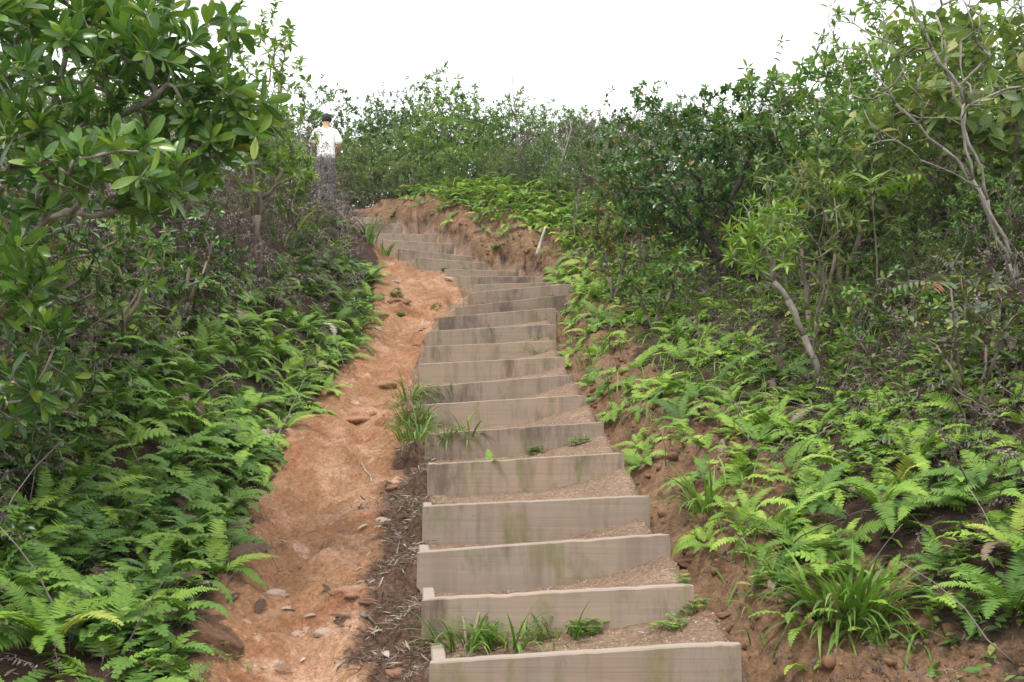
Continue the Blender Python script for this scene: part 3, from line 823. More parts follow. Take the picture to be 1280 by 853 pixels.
def dead_tpl(seed):
    """a dry curled frond: wiry stalk with shrivelled pinnae"""
    r = np.random.default_rng(seed)
    n = 9; pts = [np.zeros(3)]; e = R(r.uniform(30, 70)); az = 0
    de = r.uniform(-.42, -.2); daz = r.normal(0, .16)
    ds = []
    for i in range(n):
        d = np.array([math.cos(e) * math.cos(az), math.cos(e) * math.sin(az), math.sin(e)]); ds.append(d)
        pts.append(pts[-1] + d / n); e += de * (i / n + .3); az += daz + r.normal(0, .12)
    pts = np.array(pts); ds.append(ds[-1])
    S = Soup(); V, F = tube(pts[::2], np.linspace(.008, .003, len(pts[::2])), 3); S.add(V, F)
    for j in range(22):
        t = .25 + .75 * j / 22; f = t * n; i = min(int(f), n - 1)
        p = pts[i] + (pts[i + 1] - pts[i]) * (f - i)
        lat = nrm(np.cross(ds[i], r.normal(size=3)))
        ll = .13 * (1.15 - t) ** .6 * r.uniform(.5, 1.1)
        c = nrm(ds[i] + r.normal(0, .5, 3)); wd = .022 * r.uniform(.7, 1.3)
        m = p + lat * ll * .55 + c * ll * .1; e_ = p + lat * ll * .75 + np.array([0, 0, -1]) * ll * r.uniform(.2, .7) + c * ll * .35
        S.add([p, m + c * wd, m - c * wd, e_], [(0, 1, 2), (1, 3, 2)])
    return np.concatenate(S.V), np.concatenate(S.F), np.concatenate(S.A['lat'])

def tpl_mesh(name, tpl, mat):
    V, F, lat = tpl
    return np_mesh(name, V, F, True, {'rnd': np.zeros(len(V)), 'lat': lat}, mat)
# ------------------------------------------------------------------ ferns
FR = {}
for nm, arg in {
    'long': dict(pairs=30, wmax=.135, e0=66, e1=-30, style='pinnate'), 'long2': dict(pairs=28, wmax=.12, e0=48, e1=-42, style='pinnate'),
    'broad': dict(pairs=22, wmax=.24, e0=52, e1=-15, style='taper'), 'broad2': dict(pairs=20, wmax=.27, e0=38, e1=-30, style='taper'),
    'soft': dict(pairs=24, wmax=.18, e0=58, e1=-48, style='pinnate')}.items():
    FR[nm] = frond_tpl(len(nm) * 13 + 5, **arg)
FM = {(k, m): tpl_mesh('frond', FR[k], M[m]) for k in FR for m in ('fern', 'fern_deep', 'litter')}

fern_count = [0]
def fern(loc, size, nf, kinds, mat, label, group, spread=(0, 2 * math.pi), up=None, tilt=.15, rs=None):
    r = rs or random
    fern_count[0] += 1
    root = empty('fern', loc, label=label, cat='fern', group=group)
    if up is not None:
        q = Vector((0, 0, 1)).rotation_difference(up)
        root.rotation_euler = q.to_euler()
    a0 = r.uniform(0, 6.28)
    for i in range(nf):
        k = r.choice(kinds); dry = r.random() < .07
        o = link('frond', FM[(k, 'litter' if dry else mat)], root)
        if dry: o['label'] = 'dry brown frond'
        az = spread[0] + (spread[1] - spread[0]) * ((i + r.uniform(-.35, .35)) / nf) + (a0 if spread[1] > 6 else 0)
        o.rotation_euler = Euler((r.gauss(0, .14), r.gauss(0, tilt) , az), 'XYZ')
        s = size * r.uniform(.62, 1.18)
        o.scale = (s, s, s)
        o.location = (math.cos(az) * .01, math.sin(az) * .01, -.01)
    return root

def up_at(x, y, k=.55):
    n = normal_at(x, y)
    return (Vector((0, 0, 1)) * (1 - k) + n * k).normalized()

# the single ferns one can point at in the foreground
for (px, py), sz, nf, kinds, mat, lab in [
    ((62, 815), .42, 9, ['long'], 'fern', 'large bright fern with long arching fronds in the lower left corner'),
    ((178, 790), .36, 8, ['long', 'long2'], 'fern', 'arching ladder-leaved fern beside the large rock at the lower left'),
    ((205, 690), .34, 8, ['long', 'soft'], 'fern_deep', 'fern with drooping fronds at the path edge above the large rock'),
    ((270, 722), .24, 5, ['broad'], 'fern', 'small fern with one broad forked frond leaning over the lower path'),
    ((20, 700), .42, 8, ['long'], 'fern_deep', 'deep green fern at the left frame edge above the corner fern'),
    ((110, 640), .36, 9, ['long', 'soft'], 'fern', 'pale fern with curled frond tips in front of the dark hollow'),
    ((320, 560), .30, 8, ['broad', 'soft'], 'fern', 'fern reaching farthest over the left edge of the path at mid-height'),
    ((1265, 770), .40, 8, ['long', 'soft'], 'fern_deep', 'bluish green fern hanging at the lower right corner above gravelly soil'),
    ((1105, 640), .40, 8, ['long', 'long2'], 'fern', 'pale fern with three tall arching fronds behind the big grass clump'),
    ((1010, 700), .34, 8, ['broad', 'soft'], 'fern', 'bright fern on the edge of the cut bank left of the big grass clump'),
    ((612, 618), .15, 4, ['broad'], 'fern', 'small fern growing at the foot of the fifth step board'),
    ((585, 678), .10, 3, ['broad2'], 'fern', 'tiny pale fern lying against the fourth step board'),
    ((578, 537), .12, 2, ['long'], 'fern', 'tiny upright fern at the foot of the seventh step board'),
    ((1085, 800), .16, 4, ['broad'], 'fern', 'little fern in the bare soil under the big grass clump'),
    ((1150, 590), .36, 7, ['long', 'soft'], 'fern', 'fern with upright curling fronds at the right, above the big grass clump'),
    ((1235, 640), .34, 7, ['soft', 'broad'], 'fern_deep', 'deep green fern near the right frame edge above the hanging fern'),
    ((1270, 700), .32, 7, ['long', 'soft'], 'fern', 'half cut off fern at the right frame edge over the gravelly corner'),
    ((1180, 720), .24, 5, ['broad', 'soft'], 'fern_deep', 'low fern between the big grass clump and the right frame edge'),
    ((1200, 770), .2, 4, ['broad', 'soft'], 'fern_deep', 'small fern lying low over gravelly soil at the lower right'),
]:
    g = ground_at(px, py)
    fern(g, sz, nf, kinds, mat, lab, None, up=up_at(g.x, g.y, .35))

ORD = ['lowest', 'second', 'third', 'fourth', 'fifth', 'sixth', 'seventh', 'eighth', 'ninth', 'tenth', 'eleventh', 'twelfth', 'thirteenth', 'fourteenth', 'fifteenth', 'sixteenth', 'seventeenth', 'eighteenth', 'nineteenth', 'twentieth', 'twenty-first', 'third from top', 'second from top', 'topmost']
def zone_ferns(n, ygen, ogen, side, size, kinds, label, group, seed, mats=('fern', 'fern', 'fern_deep'), mind=.13):
    rs = random.Random(seed)
    got = []; tries = 0
    while len(got) < n and tries < n * 30:
        tries += 1
        y = ygen(rs); o = ogen(rs, y)
        x = float(xl(y)) - o if side < 0 else float(xr(y)) + o
        dmin = mind * (1 + y / 14)
        if any((x - a) ** 2 + (y - b) ** 2 < dmin * dmin for a, b in got): continue
        if vnoise(np.array([x * .9]), np.array([y * .9]), seed)[0] < -.32: continue
        got.append((x, y))
    zs = H([p[0] for p in got], [p[1] for p in got])
    labs = {}
    for i, (x, y) in enumerate(got):
        o = (float(xl(y)) - x) if side < 0 else (x - float(xr(y)))
        st = ORD[int(np.argmin(abs((BL[:, 1] + BR[:, 1]) / 2 - y)))]
        labs.setdefault((st, 0 if o < .33 else 1 if o < .7 else 2 if o < 1.2 else 3), []).append((o, i))
    text = {}
    for (st, b), q in labs.items():
        q.sort()
        where = ['at the trail edge', 'in mid bed', 'high in the bed', 'at the back of the bed'][b]
        for j, (o, i) in enumerate(q):
            nth = '' if len(q) == 1 else [', the nearer', ', the farther'][j] if len(q) == 2 else ', ' + ['the nearest', 'second nearest', 'third nearest', 'fourth nearest', 'fifth nearest', 'sixth nearest', 'seventh nearest', 'eighth nearest', 'ninth nearest', 'tenth nearest', 'eleventh nearest', 'twelfth nearest', 'thirteenth nearest', 'fourteenth nearest', 'fifteenth nearest', 'the farthest'][min(j, 15)]
            text[i] = f'{label} by the {st} step {where}{nth}'
    for i, ((x, y), z) in enumerate(zip(got, zs)):
        s = size(rs, y)
        out = Vector((1 if side < 0 else -1, -.6, .0))
        up = (up_at(x, y, .5) + out * .25).normalized()
        fern((x, y, z), s, rs.randint(5, 8), kinds, rs.choice(mats), text[i], group, up=up, rs=rs)
    return got

zone_ferns(50, lambda r: r.uniform(3.7, 6.6), lambda r, y: r.uniform(.04, 1.35), -1, lambda r, y: r.uniform(.17, .37), ['long', 'long2', 'soft', 'broad'],
           'left bank fern', 'ferns left of the lower path', 71, ('fern', 'fern_deep', 'fern_deep'))
zone_ferns(62, lambda r: r.uniform(6.2, 13.4), lambda r, y: -.04 + (1.6 - .75 * min(1, max(0, (y - 7.5) / 2.5))) * r.random() ** 1.2, -1, lambda r, y: r.uniform(.24, .40), ['broad', 'broad2', 'soft'],
           'left bank bright fern', 'ferns under the dry brush on the left bank', 72)
zone_ferns(52, lambda r: r.uniform(3.9, 7.0), lambda r, y: .0 + 1.5 * r.random() ** 1.2, 1, lambda r, y: r.uniform(.14, .33), ['broad', 'soft', 'long2', 'broad2'],
           'right bank fern', 'ferns on the bank right of the lower steps', 73, ('fern', 'fern', 'fern_deep'))
zone_ferns(62, lambda r: r.uniform(7.0, 14.2), lambda r, y: -.08 + 1.3 * r.random() ** 1.3, 1, lambda r, y: r.uniform(.19, .38), ['broad', 'broad2', 'soft'],
           'right bank lush fern', 'ferns on the bank right of the middle steps', 74, ('fern', 'fern', 'fern_deep'))
def hill_o(r, y): return .26 + 1.6 * r.random() ** 1.15 + (.25 if y < 15.2 else -.1)
zone_ferns(54, lambda r: r.uniform(14.0, 19.4), hill_o, 1, lambda r, y: r.uniform(.2, .38), ['broad', 'broad2', 'soft'],
           'hilltop fern', 'ferns above the upper soil bank', 75, ('fern', 'fern_deep'), .11)

# ground cover too dense to count: small fern growth between the single ferns
FRL = {k: frond_tpl(77 + i, pairs=11, wmax=w_, e0=e, e1=-35, style=st) for i, (k, w_, e, st) in enumerate([('a', .14, 55, 'pinnate'), ('b', .24, 45, 'taper'), ('c', .19, 60, 'pinnate')])}
def fern_cover(name, n, seed, xf, yf, keep, size, mats, label):
    r = np.random.default_rng(seed)
    y = yf(r, n); x = xf(r, y)
    kk = keep(r, x, y); x, y = x[kk], y[kk]
    z = H(x, y)
    S = Soup(); ks = list(FRL)
    for j in range(3):
        az = r.uniform(0, 6.28, len(x)); el = r.normal(0, .3, len(x))
        X = np.c_[np.cos(az), np.sin(az), el]; Z = np.c_[r.normal(0, .25, len(x)), r.normal(-.15, .25, len(x)), np.ones(len(x))]
        Mx = frame_mats(np.c_[x, y, z - .01], X, Z, size * r.uniform(.6, 1.2, len(x)) * (1 + y / 25))
        for q, k in enumerate(ks): S.rep(FRL[k], Mx[q::len(ks)], r.uniform(0, 1, len(Mx[q::len(ks)])))
    return tag(link(name, S.mesh(name, M[mats])), label, 'undergrowth', kind='stuff')
fern_cover('fern_undergrowth', 760, 81, lambda r, y: xl(y) - .02 - 1.6 * r.uniform(0, 1, len(y)) ** 1.1, lambda r, n: r.uniform(3.2, 14, n),
           lambda r, x, y: (vnoise(x * 1.1, y * 1.1, 4) > -.2) & (xl(y) - x < 1.7 - .8 * sstep(7.5, 10, y)), .21, 'fern_deep', 'low fern growth filling the left bank between the single ferns')
fern_cover('fern_undergrowth', 640, 82, lambda r, y: xr(y) + .12 + 1.9 * r.uniform(0, 1, len(y)) ** 1.1, lambda r, n: r.uniform(3.5, 14.5, n),
           lambda r, x, y: vnoise(x * 1.1, y * 1.1, 6) > -.2, .20, 'fern', 'low fern growth filling the right bank between the single ferns')

fern_cover('fern_undergrowth', 560, 83, lambda r, y: xr(y) + .5 + 1.6 * r.uniform(0, 1, len(y)), lambda r, n: r.uniform(14.0, 19.8, n),
           lambda r, x, y: vnoise(x * 1.1, y * 1.1, 8) > -.25, .19, 'fern', 'low fern growth above the upper soil bank')
fern_cover('fern_undergrowth', 230, 85, lambda r, y: xl(y) - .05 - 1.3 * r.uniform(0, 1, len(y)), lambda r, n: r.uniform(3.7, 6.6, n),
           lambda r, x, y: x > -99, .26, 'fern_deep', 'fern growth closing the fern bed left of the lower path')
fern_cover('fern_undergrowth', 170, 84, lambda r, y: xr(y) + 1.5 + 2.4 * r.uniform(0, 1, len(y)), lambda r, n: r.uniform(2.4, 6.5, n),
           lambda r, x, y: vnoise(x * 1.1, y * 1.1, 9) > -.3, .24, 'fern_deep', 'ferns on the open slope at the right frame edge')
# ------------------------------------------------------------------ dry brush: dead fern tangles nobody could count
DT = [dead_tpl(900 + s) for s in range(8)]
def dry_brush(name, n, seed, xy, lift, size, label, twigs=0):
    r = np.random.default_rng(seed)
    x, y = xy(r, n)
    z = H(x, y); hgt = lift(r, x, y)
    z = z + hgt * r.uniform(0.02, 1, len(x)) ** .8
    az = r.uniform(0, 6.28, len(x))
    X = np.c_[np.cos(az), np.sin(az), r.normal(-.1, .55, len(x))]
    Z = np.c_[r.normal(0, .35, len(x)), r.normal(0, .35, len(x)), np.ones(len(x))]
    Mx = frame_mats(np.c_[x, y, z], X, Z, size * r.uniform(.55, 1.3, len(x)))
    S = Soup()
    clump = vnoise(x * 2.1, y * 2.1, seed) * .45
    rn = np.clip(r.beta(2, 2.6, len(x)) + clump, 0, .99)
    for j, t in enumerate(DT): S.rep(t, Mx[j::8], rn[j::8])
    for q in range(twigs):
        i = r.integers(0, len(x))
        p = np.array([x[i], y[i], z[i] - .05]); d = nrm(np.array([r.normal(0, .7), r.normal(0, .7), r.uniform(.15, 1)])); L = r.uniform(.2, .6)
        pts = [p]
        for s in range(4):
            d = nrm(d + r.normal(0, .18, 3)); pts.append(pts[-1] + d * L / 4)
        V, F = tube(pts, np.linspace(.0045, .0015, 5), 3); S.add(V, F, r.uniform(.35, .99))
    return tag(link(name, S.mesh(name, M['dead'])), label, 'dry brush', kind='stuff')
def lxy(y0, y1, o0, o1, p=1.0):
    def f(r, n):
        y = r.uniform(y0, y1, n); x = xl(y) - (o0 + (o1 - o0) * r.uniform(0, 1, n) ** p); return x, y
    return f
def lxy_upper(r, n):
    y = r.uniform(6.4, 15.6, n); o0 = .85 - .6 * sstep(8.5, 11.5, y)
    return xl(y) - (o0 + (2.7 - o0) * r.uniform(0, 1, n)), y
def rxy(y0, y1, o0, o1, p=1.0):
    def f(r, n):
        y = r.uniform(y0, y1, n); x = xr(y) + (o0 + (o1 - o0) * r.uniform(0, 1, n) ** p); return x, y
    return f
dry_brush('dry_brush', 3900, 91, lxy_upper, lambda r, x, y: .05 + (.78 + .13 * sstep(11.0, 12.2, y)) * sstep(.8 - .6 * sstep(8.5, 11.5, y), 1.5 - .6 * sstep(8.5, 11.5, y), xl(y) - x), .33,
          'purplish grey tangle of dead ferns on top of the left bank', 500)
dry_brush('dry_brush', 1300, 92, lxy(3.9, 6.4, .85, 2.4), lambda r, x, y: .08 + .75 * sstep(.7, 1.5, xl(y) - x), .26,
          'dark dead ferns hanging below the big leaved shrub at the left', 160)
dry_brush('dry_brush', 2700, 93, rxy(3.3, 10.5, 1.05, 4.6, 1.25), lambda r, x, y: .06 + .38 * sstep(1.1, 2.2, x - xr(y)), .25,
          'grey brown tangle of dead ferns on the right slope', 420)
dry_brush('dry_brush', 1500, 94, rxy(14.5, 20.6, 1.9, 5.2), lambda r, x, y: .15 + .85 * sstep(1.9, 3.2, x - xr(y)), .42,
          'dull purple dead brush behind the ferns at the top of the stairs', 350)
# fallen dead fronds at the feet of the banks
dry_brush('dry_brush', 420, 95, lxy(3.4, 12, -.06, .6), lambda r, x, y: np.full(len(x), .04), .17, 'thin dead fronds lying at the left edge of the path', 40)
dry_brush('dry_brush', 1300, 96, rxy(3.0, 12, .04, 1.5), lambda r, x, y: np.full(len(x), .03), .13, 'thin dead fronds lying on the lip of the right bank', 60)

# ------------------------------------------------------------------ small leafy undergrowth
LT = {'obov': leaf_tpl(.34, .14, .16, 'obovate', 4), 'obov2': leaf_tpl(.30, .12, .26, 'obovate', 4), 'ell': leaf_tpl(.46, .14, .2, 'elliptic', 3),
      'lance': leaf_tpl(.26, .2, .28, 'lance', 3), 'small': leaf_tpl(.5, .16, .12, 'elliptic', 2), 'narrow': leaf_tpl(.2, .2, .2, 'lance', 3),
      'big': leaf_tpl(.5, .1, .35, 'elliptic', 4)}
def leafy(name, n, seed, xy, lift, size, tpl, mat, label, cat='undergrowth'):
    r = np.random.default_rng(seed)
    x, y = xy(r, n); k = vnoise(x * 1.7, y * 1.7, seed) > -.18; x, y = x[k], y[k]; n = len(x)
    z = H(x, y) + lift(r, x, y) * r.uniform(.1, 1, n)
    S = Soup()
    for q in range(5):
        az = r.uniform(0, 6.28, n); X = np.c_[np.cos(az), np.sin(az), r.normal(.1, .35, n)]
        Z = np.c_[r.normal(0, .4, n), r.normal(-.1, .4, n), np.ones(n)]
        p = np.c_[x, y, z] + r.normal(0, .018, (n, 3))
        S.rep(LT[tpl], frame_mats(p, X, Z, size * r.uniform(.6, 1.2, n)), r.uniform(0, 1, n))
    return tag(link(name, S.mesh(name, M[mat])), label, cat, kind='stuff')
leafy('leafy_undergrowth', 620, 101, rxy(3.2, 10.5, .9, 4.6), lambda r, x, y: .05 + .45 * sstep(1, 2.2, x - xr(y)), .075, 'ell', 'mid', 'small green leaves growing through the dead brush on the right slope')
leafy('leafy_undergrowth', 420, 105, rxy(3.0, 5.6, .45, 2.2), lambda r, x, y: .03 + .22 * sstep(.6, 1.4, x - xr(y)), .05, 'ell', 'mid', 'small round leaved growth covering the slope at the lower right')
leafy('leafy_undergrowth', 260, 102, lxy(4.0, 8.0, .6, 2.1), lambda r, x, y: .05 + .6 * sstep(.6, 1.5, xl(y) - x), .07, 'lance', 'mid', 'small green leaves growing through the dark brush on the left')
leafy('leafy_undergrowth', 420, 103, rxy(8.5, 14.5, .7, 3.0), lambda r, x, y: .05 + .6 * sstep(.8, 2, x - xr(y)), .09, 'lance', 'light', 'light green seedlings among the ferns right of the middle steps')
leafy('leafy_undergrowth', 1100, 104, rxy(14.5, 19.5, 1.6, 4.6), lambda r, x, y: .1 + .8 * sstep(1.8, 3.4, x - xr(y)), .11, 'lance', 'mid', 'small leaves among the dead brush on the hilltop')

# ------------------------------------------------------------------ grass
BL_T = {('grass', j): blade_tpl(w, b, 6, tw) for j, (w, b, tw) in enumerate([(.036, .75, .3), (.032, 1.05, -.4), (.038, 1.3, .5), (.028, .45, .2), (.034, 1.55, -.3)])}
BLM = {(m, j): tpl_mesh('blade', BL_T[('grass', j)], M[m]) for m in ('grass', 'drygrass') for j in range(5)}
def tuft(loc, h, n, label, group=None, mat='grass', spread=.06, parts=True, lean=.35, cat='grass tuft', width=1.0, name='grass_tuft'):
    rs = random.Random(int(abs(loc[0]) * 977 + loc[1] * 131 + h * 1000))
    if parts:
        root = empty(name, loc, label=label, cat=cat, group=group)
        for i in range(n):
            o = link('blade', BLM[('drygrass' if rs.random() < .1 else mat, rs.randrange(5))], root)
            az = rs.uniform(0, 6.28); d = spread * math.sqrt(rs.random())
            o.location = (math.cos(az) * d, math.sin(az) * d, -.01)
            o.rotation_euler = Euler((rs.gauss(0, .12), abs(rs.gauss(0, lean)), az + rs.gauss(0, .5)), 'XYZ')
            s = h * rs.uniform(.5, 1.15); o.scale = (s, s * width, s)
        return root
    r = np.random.default_rng(rs.randrange(10 ** 6)); S = Soup()
    for j in range(5):
        m = max(1, n // 5); az = r.uniform(0, 6.28, m); d = spread * np.sqrt(r.uniform(0, 1, m))
        tl = np.abs(r.normal(0, lean, m))
        X = np.c_[np.cos(az) * np.cos(tl), np.sin(az) * np.cos(tl), -np.sin(tl)]
        Z = np.c_[np.cos(az) * np.sin(tl), np.sin(az) * np.sin(tl), np.cos(tl)]
        S.rep(BL_T[('grass', j)], frame_mats(np.c_[np.cos(az) * d, np.sin(az) * d, np.full(m, -.01)], X, Z, h * r.uniform(.5, 1.15, m)), r.uniform(0, 1, m))
    o = link(name, S.mesh(name, M[mat])); o.location = loc
    return tag(o, label, cat, group)

g = ground_at(1062, 775)
tuft(g, .31, 320, 'big bright grass clump arching over the cut bank at the lower right', spread=.15, lean=.72, width=1.7)
for (px, py), h, n, sp, lab, w_ in [
    ((582, 808), .21, 90, .10, 'long grass at the foot of the second step, left part of the row', 1.5),
    ((640, 806), .19, 80, .11, 'long grass at the foot of the second step, middle of the row', 1.5),
    ((697, 800), .19, 50, .09, 'short grass at the foot of the second step, right end of the row', 1.4),
    ((520, 530), .27, 110, .14, 'thick grass tuft beside the left end of the eighth step', 1.2),
    ((512, 500), .28, 90, .13, 'upper grass tuft beside the path left of the ninth step', 1.2),
    ((520, 566), .24, 80, .13, 'lower grass tuft beside the left end of the sixth step', 1.2),
    ((560, 572), .2, 50, .10, 'grass tuft at the left foot of the sixth step board', 1.2),
    ((588, 570), .24, 30, .07, 'grass tuft right of the one at the left foot of the sixth step', 1.2),
    ((563, 503), .18, 12, .04, 'few grass blades in front of the left part of the eighth step', 1.1),
    ((545, 503), .13, 10, .04, 'low grass at the left end of the eighth step', 1.1),
    ((885, 640), .30, 80, .09, 'grass tuft hanging over the bank right of the fourth step', 1.0),
    ((515, 640), .15, 26, .06, 'thin grey green grass in the litter left of the fourth step', .8),
    ((460, 305), .55, 36, .12, 'tall bright grass tuft left of the twentieth step', 1.6),
    ((480, 320), .35, 20, .10, 'shorter grass tuft under the tall one by the twentieth step', 1.5),
    ((672, 443), .18, 14, .05, 'grass sprouting before the right end of the tenth step', 1.3),
    ((672, 425), .17, 14, .06, 'grass sprouting before the right end of the eleventh step', 1.3),
    ((676, 402), .16, 16, .07, 'grass sprouting before the right end of the twelfth step', 1.3),
    ((610, 427), .14, 8, .04, 'thin grass in the middle of the eleventh step foot', 1.2),
    ((525, 222), 1.0, 90, .22, 'tall pale grass clump standing on the hilltop behind the ferns', 1.8),
    ((352, 310), .75, 40, .16, 'tall thin grass rising from the dry brush of the left bank', 1.0),
    ((848, 440), .35, 34, .12, 'long bladed grass clump among the ferns right of the middle steps', 1.2),
    ((640, 300), .25, 26, .12, 'pale dry grass tuft on the upper soil bank', 1.3),
    ((700, 318), .25, 22, .12, 'pale grass tuft on the soil bank above the bend', 1.3),
    ((405, 690 + 60), .10, 6, .02, 'tiny grass sprout on the lower path beside the rock', 1.0),
    ((180, 800), .14, 12, .04, 'small grass sprout left of the large rock', 1.0),
]:
    g = ground_at(px, py)
    tuft(g, h, n, lab, mat='drygrass' if 'pale' in lab or 'grey green' in lab else 'grass', spread=sp, width=w_ * 1.25, lean=.75 if 'tall' not in lab else .16)
# thin wild grass between the ferns
def wild_grass(name, n, seed, xy, h, mat, label):
    r = np.random.default_rng(seed); x, y = xy(r, n); k = vnoise(x * 2.3, y * 2.3, seed) > 0; x, y = x[k], y[k]; n = len(x); z = H(x, y); S = Soup()
    az = r.uniform(0, 6.28, n); tl = np.abs(r.normal(0, .55, n))
    X = np.c_[np.cos(az) * np.cos(tl), np.sin(az) * np.cos(tl), -np.sin(tl)]; Z = np.c_[np.cos(az) * np.sin(tl), np.sin(az) * np.sin(tl), np.cos(tl)]
    Mx = frame_mats(np.c_[x, y, z - .01], X, Z, h * r.uniform(.4, 1.3, n)); rn = r.uniform(0, 1, n)
    for j in range(5): S.rep(BL_T[('grass', j)], Mx[j::5], rn[j::5])
    return tag(link(name, S.mesh(name, M[mat])), label, 'wild grass', kind='stuff')
wild_grass('wild_grass', 3200, 111, rxy(3.4, 13.5, .0, 1.8), .24, 'grass', 'thin wild grass between the ferns of the right bank')
wild_grass('wild_grass', 1400, 112, lxy(3.6, 13.5, .0, 1.3), .22, 'grass', 'thin wild grass between the ferns of the left bank')
wild_grass('wild_grass', 1500, 113, rxy(14.2, 19.5, .35, 2.2), .32, 'drygrass', 'pale wild grass on the upper soil bank')
leafy('leafy_undergrowth', 420, 106, rxy(14.0, 19.3, .55, 2.3), lambda r, x, y: .05 + .2 * r.uniform(0, 1, len(x)), .09, 'lance', 'mid', 'seedlings among the ferns above the upper soil bank')
leafy('leafy_undergrowth', 620, 107, lxy(3.9, 8.6, .2, 1.8), lambda r, x, y: .04 + .25 * sstep(.3, 1.2, xl(y) - x), .06, 'ell', 'dark', 'small dark leaves filling the left bank between the ferns')
leafy('leafy_undergrowth', 420, 108, rxy(4.6, 9.5, .5, 2.2), lambda r, x, y: .04 + .2 * sstep(.5, 1.4, x - xr(y)), .07, 'lance', 'light', 'young leafy sprouts among the ferns right of the lower steps')
# low weeds with round leaves
def weed(px, py, n, size, lab, sp=.07, tpl='small', mat='light'):
    g = ground_at(px, py); r = np.random.default_rng(px * 7 + py)
    S = Soup(); C = Soup()
    for i in range(n):
        a = r.uniform(0, 6.28); d = sp * math.sqrt(r.uniform(0, 1))
        x, y = g.x + math.cos(a) * d, g.y + math.sin(a) * d * .7
        z = Hs(x, y); h = r.uniform(.01, .045)
        V, F = tube([(x - g.x, y - g.y, z - g.z - .01), (x - g.x + r.normal(0, .006), y - g.y, z - g.z + h)], [.0015, .001], 3); C.add(V, F, .4)
        m = 3; az = r.uniform(0, 6.28) + np.arange(m) * 2.1
        S.rep(LT[tpl], frame_mats(np.tile([x - g.x, y - g.y, z - g.z + h], (m, 1)), np.c_[np.cos(az), np.sin(az), np.full(m, .25)], np.tile([0, -.2, 1.], (m, 1)), size * r.uniform(.7, 1.2, m)), r.uniform(0, 1, m))
    root = empty('weed', g, label=lab, cat='weed')
    link('foliage', S.mesh('foliage', M[mat]), root); link('stem', C.mesh('stem', M['mid']), root)
for a in [
    (730, 795, 26, .035, 'low leafy weed at the right end of the grass row by the second step'), (862, 765, 34, .033, 'creeping clover-like weed at the right end of the second step'),
    (835, 790, 16, .03, 'trailing weed on the tread right of the second step grass'), (672, 568, 18, .032, 'low weed in the middle of the sixth step foot'),
    (725, 556, 22, .032, 'low weed at the right end of the sixth step foot'), (645, 610, 8, .03, 'tiny round leaved weed beside the small fern at the fifth step'),
    (580, 345, 40, .05, 'bushy low weed on the earth mound below the eighteenth step'), (556, 342, 24, .05, 'smaller low weed at the left of the bushy one on the earth mound'),
    (492, 272, 20, .06, 'low weed at the right end of the second step from the top'), (620, 326, 16, .06, 'dark low weed at the right end of the eighteenth step'),
    (545, 385, 14, .035, 'weed beside the left end of the thirteenth step'), (600, 378, 14, .04, 'weed at the foot of the fourteenth step board'),
    (690, 375, 30, .045, 'leafy weeds overgrowing the right end of the fourteenth step'), (495, 372, 18, .05, 'small weed on the slope of the earth mound'),
    (500, 395, 12, .05, 'another small weed lower on the earth mound'), (1195, 700, 12, .05, 'broad leaved weed right of the big grass clump'),
    (905, 560, 10, .05, 'small weed sprouting from the cut bank right of the sixth step'), (945, 735, 9, .06, 'single broad leaved seedling low on the cut bank'),
    (800, 555, 8, .04, 'small weed on the cut bank above the sixth step'), (300, 840, 6, .02, 'tiny seedling in front of the large rock'),
    (215, 760, 14, .04, 'seedlings in the humus above the large rock'),
]: weed(*a)

# ------------------------------------------------------------------ shrubs and trees: twigs grown towards points of the crown
def grow(seed, base, stem, tips, seg=.12, rt=.0028, jit=.25, sides=4, pen=.25, expo=.5, rmax=.05):
    """returns (bark soup, list of twig ends (pos, dir, prev positions))"""
    r = np.random.default_rng(seed)
    nodes = [np.array(base, float)]; par = [-1]; ln = [0.0]
    paths = []
    def extend(j, target, bend):
        p0 = nodes[j]; d = np.linalg.norm(target - p0); n = max(2, int(d / seg))
        d0 = nrm(p0 - nodes[par[j]]) if par[j] >= 0 else nrm(target - p0)
        ctrl = p0 + d0 * d * .35
        path = [j]
        for i in range(1, n + 1):
            t = i / n
            q = (1 - t) ** 2 * p0 + 2 * t * (1 - t) * (ctrl * bend + (p0 + target) * .5 * (1 - bend)) + t * t * target
            if i < n: q = q + r.normal(0, 1, 3) * jit * seg * .5
            nodes.append(q); par.append(path[-1]); ln.append(ln[path[-1]] + np.linalg.norm(q - nodes[path[-1]])); path.append(len(nodes) - 1)
        paths.append(path); return path[-1]
    j = 0
    for s in stem:
        if isinstance(s, list):
            k = 0 if len(nodes) == 1 else s[0]
            j = 0
            for q in s[1:] if not hasattr(s[0], '__len__') else s: j = extend(j, np.array(q, float), .2)
        else: j = extend(j, np.array(s, float), .2)
    nstem = len(paths)
    ends = []
    tips = np.array(tips); order = np.argsort(np.linalg.norm(tips - nodes[0], axis=1))
    for t in tips[order]:
        A = np.array(nodes); d = np.linalg.norm(A - t, axis=1); c = d + pen * np.array(ln)
        if len(c) > 3: c[0] += 1.0
        ends.append(extend(int(np.argmin(c)), t, .6))
    cnt = np.zeros(len(nodes))
    for e in ends: cnt[e] += 1
    for i in range(len(nodes) - 1, 0, -1): cnt[par[i]] += cnt[i]
    rad = np.minimum(rt * np.maximum(cnt, 1) ** expo, rmax)
    S = Soup(); A = np.array(nodes)
    for k, path in enumerate(paths):
        rr = rad[path].copy(); rr[0] = min(rr[0], rr[1] * 1.25)
        V, F = tube(A[path], rr, sides if k >= nstem else max(sides, 7)); S.add(V, F, (k * .37) % 1 * .3)
    tw = [(A[e], nrm(A[e] - A[par[e]]), A[par[e]], A[par[par[e]]]) for e in ends]
    return S, tw

